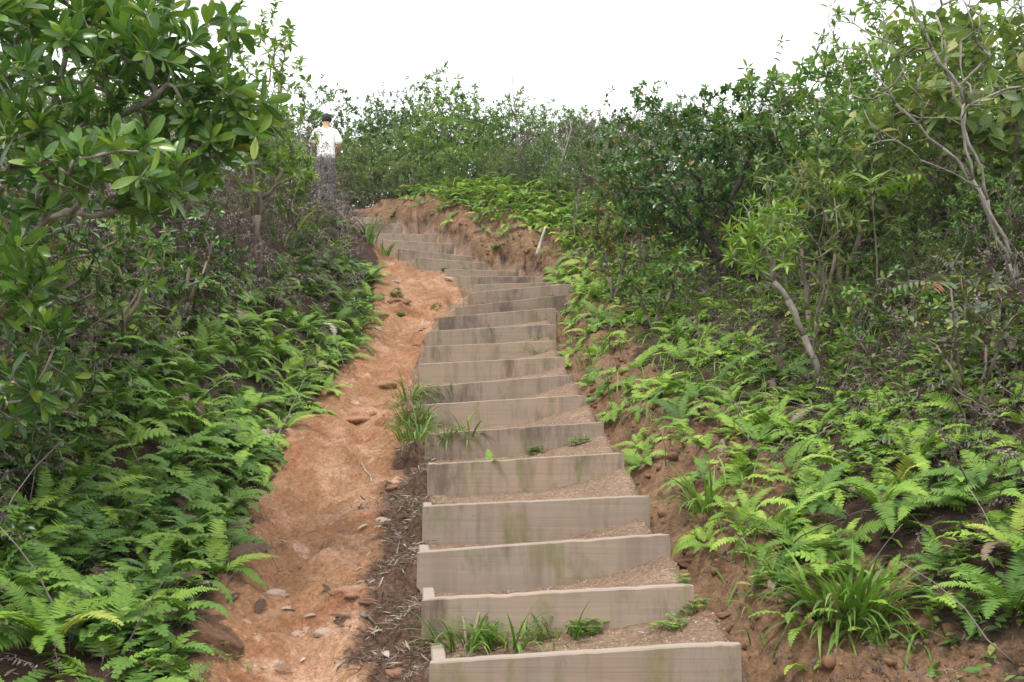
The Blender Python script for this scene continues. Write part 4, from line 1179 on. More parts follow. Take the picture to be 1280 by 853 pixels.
def leaf_mats(seed, tw, per=7, size=.1, cone=(40, 80), along=3, var=.25, droop=0.0):
    r = np.random.default_rng(seed)
    P_, X_, Z_, s_ = [], [], [], []
    for (p, d, p1, p2) in tw:
        a = nrm(np.cross(d, r.normal(size=3))); b = np.cross(d, a)
        k = max(2, int(round(per * r.uniform(.7, 1.25)))); ph = r.uniform(0, 6)
        for i in range(k):
            az = ph + i * 2.4; th = R(cone[0] + (cone[1] - cone[0]) * (i + .5) / k + r.normal(0, 9))
            x = d * math.cos(th) + (a * math.cos(az) + b * math.sin(az)) * math.sin(th)
            x = x - np.array([0, 0, droop])
            P_.append(p - d * .012 * i * size * 4); X_.append(x); Z_.append(d + np.array([0, 0, .45]) + r.normal(0, .15, 3)); s_.append(size * r.uniform(1 - var, 1 + var * .6) * (.7 if i < 2 else 1))
        for i in range(along):
            q = p + (p1 - p) * r.uniform(.2, 1) if i % 2 else p1 + (p2 - p1) * r.uniform(0, 1)
            x = r.normal(size=3); x[2] = abs(x[2]) * .5 - droop; x = nrm(x) + d * .5
            P_.append(q); X_.append(x); Z_.append(np.array([0, 0, 1.]) + r.normal(0, .35, 3)); s_.append(size * r.uniform(.6, 1))
    return frame_mats(np.array(P_), np.array(X_), np.array(Z_), np.array(s_))

def crown_tips(seed, n, c, rad, lo=.45, hollow=0.0, lumps=0.35):
    r = np.random.default_rng(seed); out = []
    off = r.uniform(0, 30, 3)
    while len(out) < n:
        v = nrm(r.normal(size=3)); q = r.uniform(lo, 1) ** .7
        b = 1 + lumps * (vnoise(np.array([v[0] * 2 + off[0] + v[2] * 1.7]), np.array([v[1] * 2 + off[1]]), seed)[0] * 2)
        p = np.array(c) + v * np.array(rad) * q * b
        out.append(p)
    return np.array(out)

def plant(name, loc, bark, tw_mats, tpls, leafmat, barkmat, label, cat, group=None, singles=0, ref=None, seed=0, trunkname='trunk'):
    """Empty > trunk, foliage and, nearest the viewer, single leaves"""
    r = np.random.default_rng(seed + 5)
    root = empty(name, loc, label=label, cat=cat, group=group)
    link(trunkname, bark.mesh(trunkname, M[barkmat]), root)
    Mx = tw_mats
    if singles:
        wp = Mx[:, :3, 3] + np.array(loc)
        key = np.linalg.norm(wp - np.array(cam.location), axis=1) - .12 * np.clip(-((wp[:, 1] - wp[:, 1].mean())), -1, 1)
        order = np.argsort(key); near = order[:singles]; rest = order[singles:]
        lm = [tpl_mesh('leaf', LT[t], M[leafmat]) for t in tpls]
        for i in near:
            o = link('leaf', lm[i % len(lm)], root)
            o.matrix_basis = Matrix(Mx[i].tolist())
        Mx = Mx[rest]
    if len(Mx):
        S = Soup()
        for j, t in enumerate(tpls):
            q = Mx[j::len(tpls)]; S.rep(LT[t], q, r.uniform(0, 1, len(q)))
        f = link('foliage', S.mesh('foliage', M[leafmat]), root)
        if singles: f['kind'] = 'stuff'
    return root

def shrub_at(seed, x, y, hgt, rad, ntips, leaf, size, leafmat, label, cat='shrub', group=None, per=6, barkmat='bark', name='shrub', stems=3, singles=0, lean=(0, 0), along=3, cz=.62, rz=.42, cone=(40, 85), droop=0.0, lo=.4, rt=.0028, mat=None):
    z = Hs(x, y) - .03
    r = np.random.default_rng(seed)
    c = np.array([lean[0], lean[1], hgt * cz]); rd = np.array([rad, rad, hgt * rz])
    st = []
    for i in range(stems):
        a = r.uniform(0, 6.28); st.append([(c[0] * .4 + math.cos(a) * rad * .15, c[1] * .4 + math.sin(a) * rad * .15, hgt * .22), (c[0] * .8 + math.cos(a) * rad * .4, c[1] * .8 + math.sin(a) * rad * .4, hgt * .5)])
    tips = crown_tips(seed, ntips, c, rd, lo)
    bark, tw = grow(seed, (0, 0, 0), st, tips, seg=max(.09, hgt * .05), rt=rt)
    return plant(name, (x, y, z), bark, leaf_mats(seed + 1, tw, per, size, cone, along, droop=droop), leaf, leafmat, barkmat, label, cat, group, singles, seed=seed)
# the big leaved shrub overhanging the path at the left
lx, ly = -2.62, 4.75
lz = Hs(lx, ly) - .05
def rel(px, py, y): p = P(px, py, y); return np.array([p.x - lx, p.y - ly, p.z - lz])
stem = [[rel(20, 300, 4.5), rel(95, 195, 4.2), rel(140, 150, 4.1), rel(210, 105, 4.0)], [rel(40, 260, 4.4), rel(70, 120, 4.3), rel(85, 20, 4.3)],
        [rel(30, 300, 4.3), rel(90, 265, 3.9), rel(120, 215, 3.7)], [rel(-10, 280, 4.5), rel(-40, 150, 4.2)]]
rr = np.random.default_rng(5)
tips = []
for (cx, cy, rx_, ry_, y0, y1, n) in [(70, 70, 150, 100, 3.7, 4.9, 120), (215, 60, 90, 70, 3.9, 4.7, 56), (285, 150, 60, 45, 4.0, 4.6, 30), (140, 205, 95, 42, 3.4, 3.9, 30), (200, 240, 55, 40, 3.8, 4.3, 12),
                                      (40, 210, 60, 70, 3.7, 4.6, 26), (20, -10, 150, 60, 3.8, 4.8, 44), (225, 190, 80, 40, 4.1, 4.7, 28), (10, 350, 60, 60, 3.5, 4.2, 16), (30, 450, 60, 80, 3.7, 4.4, 16), (-30, 260, 60, 120, 3.7, 4.5, 20)]:
    for i in range(n):
        a = rr.uniform(0, 6.28); q = math.sqrt(rr.uniform(.05, 1))
        tips.append(rel(cx + math.cos(a) * rx_ * q, cy + math.sin(a) * ry_ * q, rr.uniform(y0, y1)))
bark, tw = grow(5, (0, 0, 0), stem, tips, seg=.08, rt=.0026, jit=.3, sides=5, pen=.2, rmax=.0125)
plant('shrub', (lx, ly, lz), bark, leaf_mats(6, tw, 9, .11, (18, 68), 3, .32, -.22), ['obov', 'obov2'], 'glossy', 'palebark',
      'large glossy leaved shrub with grey branches overhanging the path at the left', 'shrub', singles=300, seed=5)

# darker growth under the big shrub, at the left frame edge
shrub_at(24, -2.75, 5.3, 1.15, .55, 120, ['ell', 'lance'], .085, 'dark', 'dark leafy shrub under the big leaved shrub at the left frame edge', per=6, singles=150, lean=(.1, -.1))
shrub_at(25, -2.55, 6.3, 1.0, .5, 100, ['lance', 'ell'], .075, 'mid', 'small leafy shrub between the dry brush and the left ferns', per=6)
shrub_at(26, -2.5, 7.4, 1.15, .5, 150, ['small', 'ell'], .06, 'dark', 'dark small leaved shrub amid the dry brush above the left ferns', per=7, cz=.55, rz=.45)
shrub_at(27, -2.35, 4.75, .8, .42, 110, ['ell', 'lance'], .07, 'dark', 'low dark shrub between the left ferns and the big leaved shrub', per=6, singles=100, cz=.5, rz=.45)
shrub_at(28, -2.9, 8.6, 1.7, .5, 140, ['ell'], .075, 'mid', 'green shrub rising behind the dry brush on the left bank', per=6)
# light green shrub behind it, in front of the walker
shrub_at(21, -2.58, 10.0, 2.75, .46, 150, ['lance', 'ell'], .10, 'light', 'light green shrub between the big leaved shrub and the walker', per=7, cz=.66, rz=.4, singles=200)
shrub_at(22, -2.62, 11.6, 1.25, .27, 110, ['lance'], .11, 'light', 'pale leaved shrub partly covering the left side of the walker', per=7, cz=.66)
shrub_at(23, -3.3, 7.3, 2.0, .6, 150, ['ell', 'lance'], .09, 'mid', 'green shrub behind the big leaved shrub, above the dry brush', per=6)

# dark rounded tree right of the middle of the picture
tx, ty = P(905, 360, 10).x, 10.0
z = Hs(tx, ty) - .05
st = [[(-.06, 0, .35), (-.12, 0, .75), (-.35, .05, 1.25)], [(.05, .05, .4), (.10, .05, .9), (.3, .1, 1.4)], [(-.02, -.05, .3), (-.22, -.1, .62), (-.62, -.15, .95)]]
tips = np.concatenate([crown_tips(31, 620, (-.18, 0, 1.22), (1.08, .85, .80), .45), crown_tips(32, 60, (-.62, -.1, .75), (.5, .5, .35), .4), crown_tips(33, 40, (.1, 0, 1.9), (.45, .4, .25), .3)])
bark, tw = grow(31, (0, 0, 0), st, tips, seg=.11, rt=.0024, sides=5)
plant('tree', (tx, ty, z), bark, leaf_mats(32, tw, 8, .07, (35, 85), 3), ['small', 'ell'], 'dark', 'darkbark', 'dark dense tree with small glossy leaves and reddish young shoots', 'tree', seed=31)
shrub_at(34, P(800, 300, 12).x, 12, 2.3, .8, 360, ['small'], .075, 'dark', 'dark leafy shrub at the left flank of the dark dense tree', per=7, rt=.0022)
shrub_at(35, P(770, 350, 11).x, 11.2, 1.35, .55, 110, ['small', 'ell'], .065, 'rust', 'shrub with small reddish leaves beside the steps below the dark tree', per=6)
shrub_at(36, P(820, 400, 9.2).x, 9.3, .85, .5, 90, ['small'], .06, 'mid', 'low small leaved shrub at the foot of the dark tree', per=6)

# crooked pale trunk with a tuft of narrow leaves
kx, ky = P(1035, 515, 6.5).x, 6.5
z = Hs(kx, ky) - .06
def relk(px, py, y): p = P(px, py, y); return np.array([p.x - kx, p.y - ky, p.z - z])
st = [[relk(1024, 470, 6.48), relk(1005, 420, 6.5), relk(985, 375, 6.5), relk(966, 352, 6.5), relk(966, 325, 6.5)]]
tips = [relk(940 + a, 295 + b, 6.5 + c) for a, b, c in zip(rr.uniform(-32, 60, 70), rr.uniform(-42, 42, 70), rr.uniform(-.3, .3, 70))]
bark, tw = grow(41, (0, 0, 0), st, tips, seg=.07, rt=.0026, sides=6, rmax=.026)
plant('tree', (kx, ky, z), bark, leaf_mats(42, tw, 8, .10, (20, 70), 2), ['narrow', 'lance'], 'light', 'palebark', 'small crooked tree with a bare pale trunk and a bright leaf tuft', 'tree', singles=260, seed=41)
shrub_at(43, P(1020, 400, 7.2).x, 7.3, 1.55, .5, 90, ['narrow', 'lance'], .10, 'olive', 'grey green narrow leaved shrub just behind the crooked tree', per=7, singles=200)

# bare grey branches at the right edge
bx, by = P(1275, 360, 6.0).x, 6.0
z = Hs(bx, by) - .06
def relb(px, py, y): p = P(px, py, y); return np.array([p.x - bx, p.y - by, p.z - z])
st = [[relb(1262, 330, 6), relb(1225, 240, 6), relb(1178, 185, 5.9), relb(1120, 130, 5.9), relb(1085, 70, 5.9)],
      [relb(1268, 335, 6.1), relb(1235, 250, 6.1), relb(1190, 100, 6.1), relb(1170, 20, 6.1)],
      [relb(1270, 330, 5.9), relb(1216, 225, 5.9), relb(1205, 130, 5.9), relb(1165, 60, 5.9), relb(1130, -20, 5.9)],
      [relb(1225, 235, 5.8), relb(1150, 200, 5.7), relb(1085, 150, 5.6)]]
tips = [relb(x, y, 6 + c) for x, y, c in zip(rr.uniform(1030, 1290, 110), rr.uniform(-60, 130, 110), rr.uniform(-.4, .4, 110))]
tips += [relb(x, y, 6 + c) for x, y, c in zip(rr.uniform(1060, 1170, 14), rr.uniform(110, 190, 14), rr.uniform(-.3, .3, 14))]
bark, tw = grow(51, (0, 0, 0), st, tips, seg=.09, rt=.0021, sides=6, pen=.3, rmax=.009)
tw2 = [t for i, t in enumerate(tw) if i % 5 < 3]
plant('tree', (bx, by, z), bark, leaf_mats(52, tw2, 3, .085, (20, 70), 1), ['narrow', 'lance'], 'olive', 'palebark', 'thin half bare tree with several pale grey stems at the right edge', 'tree', singles=200, seed=51)
# leafy growth behind and around it
shrub_at(53, P(1265, 250, 6.9).x, 7.0, 1.85, .95, 200, ['big', 'ell'], .15, 'olive', 'tall shrub with large hanging olive leaves at the right edge', per=4, cone=(50, 100), droop=.35, singles=260, cz=.66)
shrub_at(54, P(1150, 300, 7.8).x, 7.9, 1.6, .8, 240, ['ell', 'lance'], .10, 'olive', 'olive green shrub behind the stems of the half bare tree', per=5, singles=200)
shrub_at(55, P(1010, 200, 9).x, 9.2, 2.1, .8, 220, ['obov', 'lance'], .10, 'mid', 'tall shrub with whorled leaf tufts on the right skyline', per=8, cz=.7, rz=.32)
shrub_at(56, P(1110, 200, 9).x, 9.4, 2.45, .85, 240, ['ell'], .10, 'light', 'bushy shrub on the skyline behind the half bare tree', per=6)
shrub_at(57, P(1235, 150, 9).x, 9.2, 1.85, .95, 260, ['ell', 'lance'], .11, 'light', 'tall bushy shrub at the upper right corner', per=6)
shrub_at(58, P(1060, 330, 8.2).x, 8.3, 1.6, .6, 180, ['ell'], .08, 'mid', 'mid height shrub between the dark tree and the olive shrub', per=6)
# grey leaved sprig shrub at the lower right
shrub_at(59, P(1215, 470, 4.7).x + .05, 4.8, .78, .42, 52, ['obov2', 'ell'], .06, 'greyleaf', 'small shrub with grey and yellowish leaves above the right slope ferns', per=6, singles=300, stems=4, cz=.72, rz=.36, rt=.002)
shrub_at(60, P(1100, 450, 6.2).x, 6.2, .6, .5, 70, ['ell', 'small'], .05, 'mid', 'low tangled shrub right of the crooked trunk', per=5, rt=.0018)

# feathery plants with compound leaves
def compound(name, loc, leaves, size, tpl, mat, lab, pairs=7):
    root = empty(name, loc, label=lab, cat='plant')
    lm = tpl_mesh('leaflet', LT[tpl], M[mat])
    z0 = 0
    r = random.Random(int(loc[1] * 1000 + loc[0] * 77))
    C = Soup(); 
    top = np.array([0, 0, size * .5])
    V, F = tube([np.zeros(3), top * .5 + np.array([.02, 0, 0]), top], [.007, .006, .005], 5); C.add(V, F, .3)
    for i, (az, el, L) in enumerate(leaves):
        p = top.copy(); e = el
        d0 = np.array([math.cos(az), math.sin(az), 0])
        pts = [p]
        for s in range(9):
            d = d0 * math.cos(e) + np.array([0, 0, math.sin(e)]); p = p + d * L / 9; pts.append(p); e -= .13
        pts = np.array(pts); V, F = tube(pts, np.linspace(.004, .0015, 10), 4); C.add(V, F, .5)
        sd = np.cross([0, 0, 1], d0)
        for k in range(pairs):
            t = .25 + .7 * k / pairs; f = t * 9; a = int(f); q = pts[a] + (pts[a + 1] - pts[a]) * (f - a); dd = nrm(pts[a + 1] - pts[a])
            for sg in (-1, 1):
                o = link('leaflet', lm, root)
                m = frame_mats(q[None], (sd * sg + dd * .35 - np.array([0, 0, .25 + r.uniform(-.1, .25)]))[None], np.array([[0, 0, 1.]]) + dd[None] * .2, np.array([L * .36 * r.uniform(.85, 1.1) * (1 - .4 * t * t)]))[0]
                o.matrix_basis = Matrix(m.tolist())
    link('stem', C.mesh('stem', M['bark']), root)
    return root
p = P(1190, 400, 5.3)
compound('plant', (p.x, p.y, Hs(p.x, p.y)), [(math.pi * .98, .45, .36), (.1, .5, .36), (math.pi * 1.25, .35, .3), (-.5, .4, .3), (1.5, .9, .25)], max(.2, (P(1190, 360, 5.3).z - Hs(p.x, p.y)) * 2), 'narrow', 'rust', 'compound leaved plant with rusty orange leaflets below the half bare tree', 8)
p = P(1240, 405, 5.2)
compound('plant', (p.x, p.y, Hs(p.x, p.y)), [(math.pi * 1.05, .3, .30), (.0, .25, .30), (math.pi * 1.4, .4, .26), (-1.0, .3, .26)], max(.2, (P(1240, 385, 5.2).z - Hs(p.x, p.y)) * 2), 'narrow', 'bluegreen', 'compound leaved plant with bluish green leaflets under the rusty one', 7)
p = P(1090, 240, 7.0)
compound('plant', (p.x, p.y, Hs(p.x, p.y)), [(a, .75, .42) for a in (.2, 1.1, 2.2, 3.1, 3.9, 4.8, 5.6)], max(.2, (P(1090, 245, 7).z - Hs(p.x, p.y)) * 2), 'narrow', 'light', 'bright green feathery plant in front of the olive shrub', 8)

# ------------------------------------------------------------------ shrubs of one kind, several plants each: built once, then copied
def kind_of(seed, hgt, rad, ntips, leaf, size, mat, bark='bark', per=6, **kw):
    o = shrub_at(seed, 0, 60 + seed, hgt, rad, ntips, leaf, size, mat, 'x', per=per, barkmat=bark, cz=.55, rz=.5, lo=.3, rt=.002, **kw)
    return o
KINDS = [
    kind_of(201, 2.0, .95, 420, ['small', 'ell'], .085, 'mid'), kind_of(202, 2.2, 1.0, 450, ['small'], .08, 'dark', 'darkbark'),
    kind_of(203, 1.8, .9, 360, ['lance'], .10, 'light'), kind_of(204, 1.5, .8, 340, ['narrow', 'lance'], .09, 'olive'),
    kind_of(205, 2.4, .8, 300, ['obov', 'ell'], .10, 'mid', 'palebark', 7),
]
used = [False] * len(KINDS)
def place(k, x, y, s, label, group, rz):
    src = KINDS[k]
    if not used[k]: o = src; used[k] = True
    else:
        o = src.copy(); COL.objects.link(o)
        for ch in [c for c in ALLCH[k]]:
            d = ch.copy(); COL.objects.link(d); d.parent = o
    o.location = (x, y, Hs(x, y) - .06); o.rotation_euler = (0, 0, rz); o.scale = (s, s, s * random.uniform(.9, 1.1))
    o['label'] = label; o['group'] = group; o['category'] = 'shrub'
ALLCH = [[c for c in bpy.data.objects if c.parent == k] for k in KINDS]
rs = random.Random(77)
NTH = ['first', 'second', 'third', 'fourth', 'fifth', 'sixth', 'seventh', 'eighth', 'ninth', 'tenth', 'eleventh', 'twelfth', 'thirteenth', 'fourteenth', 'fifteenth', 'sixteenth', 'seventeenth', 'eighteenth', 'nineteenth', 'twentieth']
NAMES = ['mid green', 'dark green', 'light green', 'olive narrow leaved', 'loose tufted']
def tops(px_y, where, group, depth):
    """shrubs whose tops meet a skyline given in pixels"""
    ordn = {i: j for j, i in enumerate(sorted(range(len(px_y)), key=lambda i: px_y[i][0]))}
    for i, (px, py, y, k) in enumerate(px_y):
        p = P(px, py, y); hgt = p.z - Hs(p.x, y)
        base = [2.0, 2.2, 1.8, 1.5, 2.4][k]
        place(k, p.x, y, max(.35, hgt / (base * 1.17)), f'{NAMES[k]} shrub, {NTH[ordn[i]]} from left {where}', group, rs.uniform(0, 6.28))
# hilltop behind the stairs
tops([(412, 95, 22.5, 1), (452, 120, 21, 4), (480, 98, 21.5, 1), (515, 93, 21, 1), (548, 92, 20.5, 0), (560, 105, 19.5, 2), (585, 100, 21, 1), (610, 92, 20, 4),
      (640, 105, 19.5, 0), (668, 108, 20.5, 3), (700, 125, 19, 0), (725, 118, 20, 4), (750, 125, 19.5, 3), (775, 120, 18.5, 1), (800, 128, 19, 0), (830, 115, 17.5, 4), (860, 105, 17, 1), (430, 190, 21.5, 0), (470, 195, 21, 2), (400, 185, 22, 1)],
     'on the hilltop skyline', 'hilltop skyline shrubs', 21)
tops([(455, 160, 19.8, 3), (490, 150, 19.4, 0), (530, 140, 19.2, 2), (575, 150, 18.6, 2), (610, 165, 18.2, 0), (645, 160, 18.0, 3), (680, 165, 17.6, 4), (715, 165, 17.0, 0),
      (745, 170, 16.6, 3), (770, 180, 15.8, 2), (665, 215, 16.9, 1), (700, 235, 16.0, 0), (735, 225, 15.0, 3), (765, 235, 14.0, 2), (440, 185, 20.2, 0), (625, 215, 17.6, 3), (470, 188, 19.0, 3), (505, 185, 18.6, 3), (545, 180, 18.2, 0)],
     'on the slope above the upper soil bank', 'shrubs of the hilltop slope', 18)
# left of and behind the walker
tops([(380, 110, 22, 0), (345, 120, 18, 2), (310, 100, 15, 0), (260, 90, 13, 4), (330, 160, 13.5, 2), (200, 80, 11, 0), (130, 60, 9.5, 1), (60, 50, 8.5, 0), (-30, 40, 8, 4), (230, 150, 9.5, 3)],
     'on the left bank behind the big leaved shrub', 'shrubs of the left bank', 14)
# right slope
tops([(890, 118, 13.5, 1), (930, 105, 13, 0), (965, 108, 12, 4), (1000, 95, 11.5, 1), (1045, 88, 12, 0), (1090, 45, 11, 2), (1140, 30, 11.5, 1), (1190, 20, 10.5, 0), (1250, 10, 10, 2), (1300, 25, 9.5, 0), (1350, 20, 9, 1)],
     'on the right skyline beyond the dark tree', 'shrubs of the right skyline', 11)
tops([(985, 190, 9.8, 0), (1040, 180, 9.0, 3), (1100, 170, 8.6, 2), (1170, 190, 8.0, 3), (1215, 200, 7.8, 0), (1270, 200, 7.4, 1), (1310, 240, 6.6, 3), (990, 290, 9.0, 3), (1130, 290, 7.2, 0), (1180, 300, 6.8, 3), (1240, 330, 6.6, 0), (1060, 380, 7.2, 3)],
     'on the right slope behind the thin stems', 'shrubs of the right slope', 8)

# ------------------------------------------------------------------ bare dead stems and stubs
def dead_stem(px, py, y, top, mat, lab, r0=.014, fork=2, name='dead_branch', cat='dead branch'):
    p = P(px, py, y); z = Hs(p.x, y) - .04
    r = np.random.default_rng(int(px * 13 + py))
    def rl(a, b): q = P(a, b, y); return np.array([q.x - p.x, r.normal(0, .05), q.z - z])
    a = np.zeros(3); b = rl(*top); S = Soup()
    def br(a, b, r0, lev):
        n = 7; ts = np.linspace(0, 1, n)[:, None]; pts = a + (b - a) * ts + np.r_[[np.zeros(3)], r.normal(0, .03, (n - 2, 3)) * np.linalg.norm(b - a), [np.zeros(3)]]
        V, F = tube(pts, np.linspace(r0, r0 * .4, n), 5); S.add(V, F, r.uniform(.2, .6))
        if lev:
            for k in range(3):
                i = r.integers(2, n - 1); d = (b - a) * r.uniform(.25, .5); d = d + r.normal(0, .35, 3) * np.linalg.norm(d)
                br(pts[i], pts[i] + d, r0 * .55, lev - 1)
    br(a, b, r0, fork)
    o = link(name, S.mesh(name, M[mat])); o.location = (p.x, y, z)
    tag(o, lab, cat)
dead_stem(671, 305, 14.6, (681, 285), 'deadwood', 'white broken stub standing on the upper soil bank', .035, 0, 'stump', 'stump')
dead_stem(695, 225, 16.4, (712, 150), 'palebark', 'bare pale branches rising among the hilltop shrubs', .02, 2)
dead_stem(650, 200, 17.5, (640, 60), 'bark', 'thin bare twig sticking up above the hilltop skyline', .012, 1)
dead_stem(712, 300, 14.2, (722, 255), 'bark', 'grey dead twigs beside the white stub', .012, 2)
dead_stem(880, 440, 8.4, (870, 395), 'bark', 'bare brown twigs between ferns below the dark tree', .012, 2)
dead_stem(1000, 400, 7.0, (1040, 250), 'bark', 'thin upright stem beside the crooked tree', .010, 1)
dead_stem(1045, 505, 6.2, (1075, 420), 'bark', 'thin bare stem rising right of the crooked trunk', .009, 1)
dead_stem(1290, 590, 4.5, (1205, 505), 'bark', 'bare woody stem leaning left at the right frame edge', .011, 1)
dead_stem(955, 560, 5.9, (915, 500), 'bark', 'curved dead twig hanging over the ferns above the sixth step', .006, 1)
for (a, b, rad, lab) in [((452, 582), (487, 612), .006, 'thin bleached twig lying across the middle of the path'), ((460, 640), (440, 632), .005, 'short dark twig lying on the path above the red stone'),
                         ((482, 720), (498, 690), .005, 'pale bent twig in the litter left of the second step'), ((476, 735), (500, 700), .004, 'second pale twig in the litter left of the third step'),
                         ((452, 772), (468, 790), .010, 'thick grey twig in the litter left of the second step'), ((330, 690), (362, 712), .005, 'dark root lying across the left edge of the path')]:
    p, q = ground_at(*a), ground_at(*b)
    pts = [np.array([p.x + (q.x - p.x) * t, p.y + (q.y - p.y) * t, 0]) + np.r_[np.random.default_rng(int(t * 99 + a[0])).normal(0, .008, 2), 0] for t in np.linspace(0, 1, 7)]
    hz = H([v[0] for v in pts], [v[1] for v in pts])
    pts = np.array([[v[0] - p.x, v[1] - p.y, h + rad * .8 - p.z] for v, h in zip(pts, hz)])
    V, F = tube(pts, np.linspace(rad, rad * .6, 7), 5)
    S = Soup(); S.add(V, F, .6)
    o = link('twig', S.mesh('twig', M['palebark'] if 'pale' in lab or 'bleach' in lab else M['bark'])); o.location = p
    tag(o, lab, 'twig')

# ------------------------------------------------------------------ fallen leaves and the litter strip
lm = [tpl_mesh('fallen_leaf', leaf_tpl(w_, .25, dr, 'elliptic', 4), M['litter']) for w_, dr in ((.34, -.3), (.28, .35), (.4, .2))]
FL = [((438, 775), 'large purplish dead leaf at the left edge of the litter strip'), ((350, 770), 'long curled grey dead leaf in the lower middle of the path'), ((330, 753), 'small rolled dead leaf left of the long curled one'),
      ((420, 785), 'pale tan dead leaf above the flat streaked stone'), ((375, 830), 'round yellowish dead leaf near the bottom of the path'), ((370, 712), 'small dark dead leaf in the middle of the lower path'),
      ((414, 747), 'tiny pale dead leaf right of the path middle'), ((305, 720), 'brown dead leaf under the small forked fern'), ((460, 660), 'dark curled dead leaf next to the pale grey stone'),
      ((360, 680), 'small dark dead leaf by the fern edge'), ((404, 684), 'small brown dead leaf at mid path'), ((300, 745), 'flat tan dead leaf above the large rock'), ((340, 837), 'dark dead leaf at the bottom edge of the path'),
      ((395, 775), 'reddish dead leaf in the lower path'), ((480, 818), 'dark curled dead leaf in the bottom of the litter strip')]
for j, ((px, py), lab) in enumerate(FL):
    g = ground_at(px, py); o = link('fallen_leaf', lm[j % 3]); r_ = random.Random(j + 3)
    s = r_.uniform(.06, .10) * (1.3 if 'large' in lab or 'long' in lab else .8); o.scale = (s, s, s)
    n = normal_at(g.x, g.y); o.location = (g.x, g.y, g.z + .006)
    o.rotation_euler = (Matrix.Rotation(0, 4, 'Z') @ Vector((0, 0, 1)).rotation_difference(n).to_matrix().to_4x4() @ Matrix.Rotation(r_.uniform(0, 6.28), 4, 'Z')).to_euler()
    tag(o, lab, 'leaf')
strip = []
for k in range(5):
    rg = np.random.default_rng(500 + k); n_ = 4; V, F = [], []
    a = 0; p = np.zeros(3); w_ = rg.uniform(.05, .13); cv = rg.normal(0, .9); cz = rg.normal(0, .9)
    for i in range(n_ + 1):
        t = i / n_; h = w_ * .5 * math.sin(math.pi * min(.97, t * .9 + .08))
        V += [p + np.array([0, h, h * .7]), p + np.array([0, -h, h * .7])]
        p = p + np.array([math.cos(cv * t) * math.cos(cz * t), math.sin(cv * t), .55 * math.sin(cz * t)]) / n_
    for i in range(n_): F += [(2 * i, 2 * i + 1, 2 * i + 3), (2 * i, 2 * i + 3, 2 * i + 2)]
    strip.append((np.array(V), np.array(F), np.zeros(len(V))))
def litter(name, n, seed, fx, fy, keep, size, lab):
    r, x, y, z = scatter_on(n, fx, fy, keep, seed)
    az = r.uniform(0, 6.28, len(x)); S = Soup()
    Mx = frame_mats(np.c_[x, y, z + .002 + .012 * r.uniform(0, 1, len(x)) ** 2], np.c_[np.cos(az), np.sin(az), r.normal(0, .22, len(x))], np.c_[r.normal(0, .5, (len(x), 2)), np.ones(len(x))], size * r.uniform(.4, 1.4, len(x)))
    rn = r.beta(2, 2, len(x))
    for j, t in enumerate(strip): S.rep(t, Mx[j::5], rn[j::5])
    tag(link(name, S.mesh(name, M['litter'])), lab, 'leaf litter', kind='stuff')
litter('leaf_litter', 22000, 401, lambda r, n: r.uniform(-1.1, .0, n), lambda r, n: 2.9 + 6 * r.uniform(0, 1, n) ** 1.5, lambda r, x, y, ba, tr, bk, li: r.uniform(0, 1, len(x)) < li * 1.2, .055, 'dry curled leaf litter in the strip left of the lower steps')
litter('leaf_litter', 22000, 402, lambda r, n: r.uniform(-3.0, 3.0, n), lambda r, n: 2.6 + 8 * r.uniform(0, 1, n) ** 1.9, lambda r, x, y, ba, tr, bk, li: (ba < .15) & (tr < .1) & (bk < .4) & (r.uniform(0, 1, len(x)) < .8), .06, 'brown dead leaves under the plants of both banks')
litter('leaf_litter', 3500, 403, lambda r, n: r.uniform(-1.8, 1.2, n), lambda r, n: 2.9 + 9 * r.uniform(0, 1, n) ** 1.2, lambda r, x, y, ba, tr, bk, li: (np.maximum(ba, np.maximum(tr, bk)) > .5), .022, 'sparse leaf bits and straws on the path, treads and cut bank')

# ------------------------------------------------------------------ the walker, seen from behind
def skin_mesh(name, verts, edges, radii, mat, parent, levels=2, root=0):
    me = bpy.data.meshes.new(name); me.from_pydata(verts, edges, []); me.update()
    o = link(name, me, parent, mat)
    o.modifiers.new('skin', 'SKIN').use_smooth_shade = True
    if not me.skin_vertices: me.skin_vertices.new()
    for v, rd in zip(me.skin_vertices[0].data, radii):
        v.radius = rd if hasattr(rd, '__len__') else (rd, rd)
    me.skin_vertices[0].data[root].use_root = True
    s = o.modifiers.new('sub', 'SUBSURF'); s.levels = levels; s.render_levels = levels
    return o
M['skin'] = plain_mat('skin', (.42, .24, .16), (.50, .30, .205), 30, rough=.55, bump=.05)
M['shirt'] = plain_mat('white_cotton', (.74, .75, .77), (.82, .83, .84), 14, rough=.9, bump=.35)
M['trousers'] = plain_mat('grey_cloth', (.12, .12, .135), (.19, .19, .205), 20, rough=.9, bump=.3)
M['hair'] = plain_mat('black_hair', (.010, .009, .009), (.03, .026, .024), 60, rough=.5, bump=.6, stretch=(1, 1, .3))
M['shoe'] = plain_mat('dark_shoe', (.05, .05, .05), (.1, .1, .1), 20)
pp = P(407, 200, 18.8)
pz = Hs(pp.x, pp.y)
W = empty('person', (pp.x, pp.y, pz), rot=(0, 0, R(6)), scale=1.06, label='person in a white t-shirt and grey trousers walking away at the top of the stairs', cat='person')
V = [(0, 0, .95), (0, .01, 1.10), (0, .0, 1.28), (0, -.01, 1.42), (0, .02, 1.50), (0, .045, 1.58), (0, .07, 1.665), (0, .075, 1.715)]
E = [(0, 1), (1, 2), (2, 3), (3, 4), (4, 5), (5, 6), (6, 7)]
Rd = [(.16, .12), (.15, .11), (.165, .115), (.12, .09), (.055, .055), (.07, .075), (.078, .092), (.05, .06)]
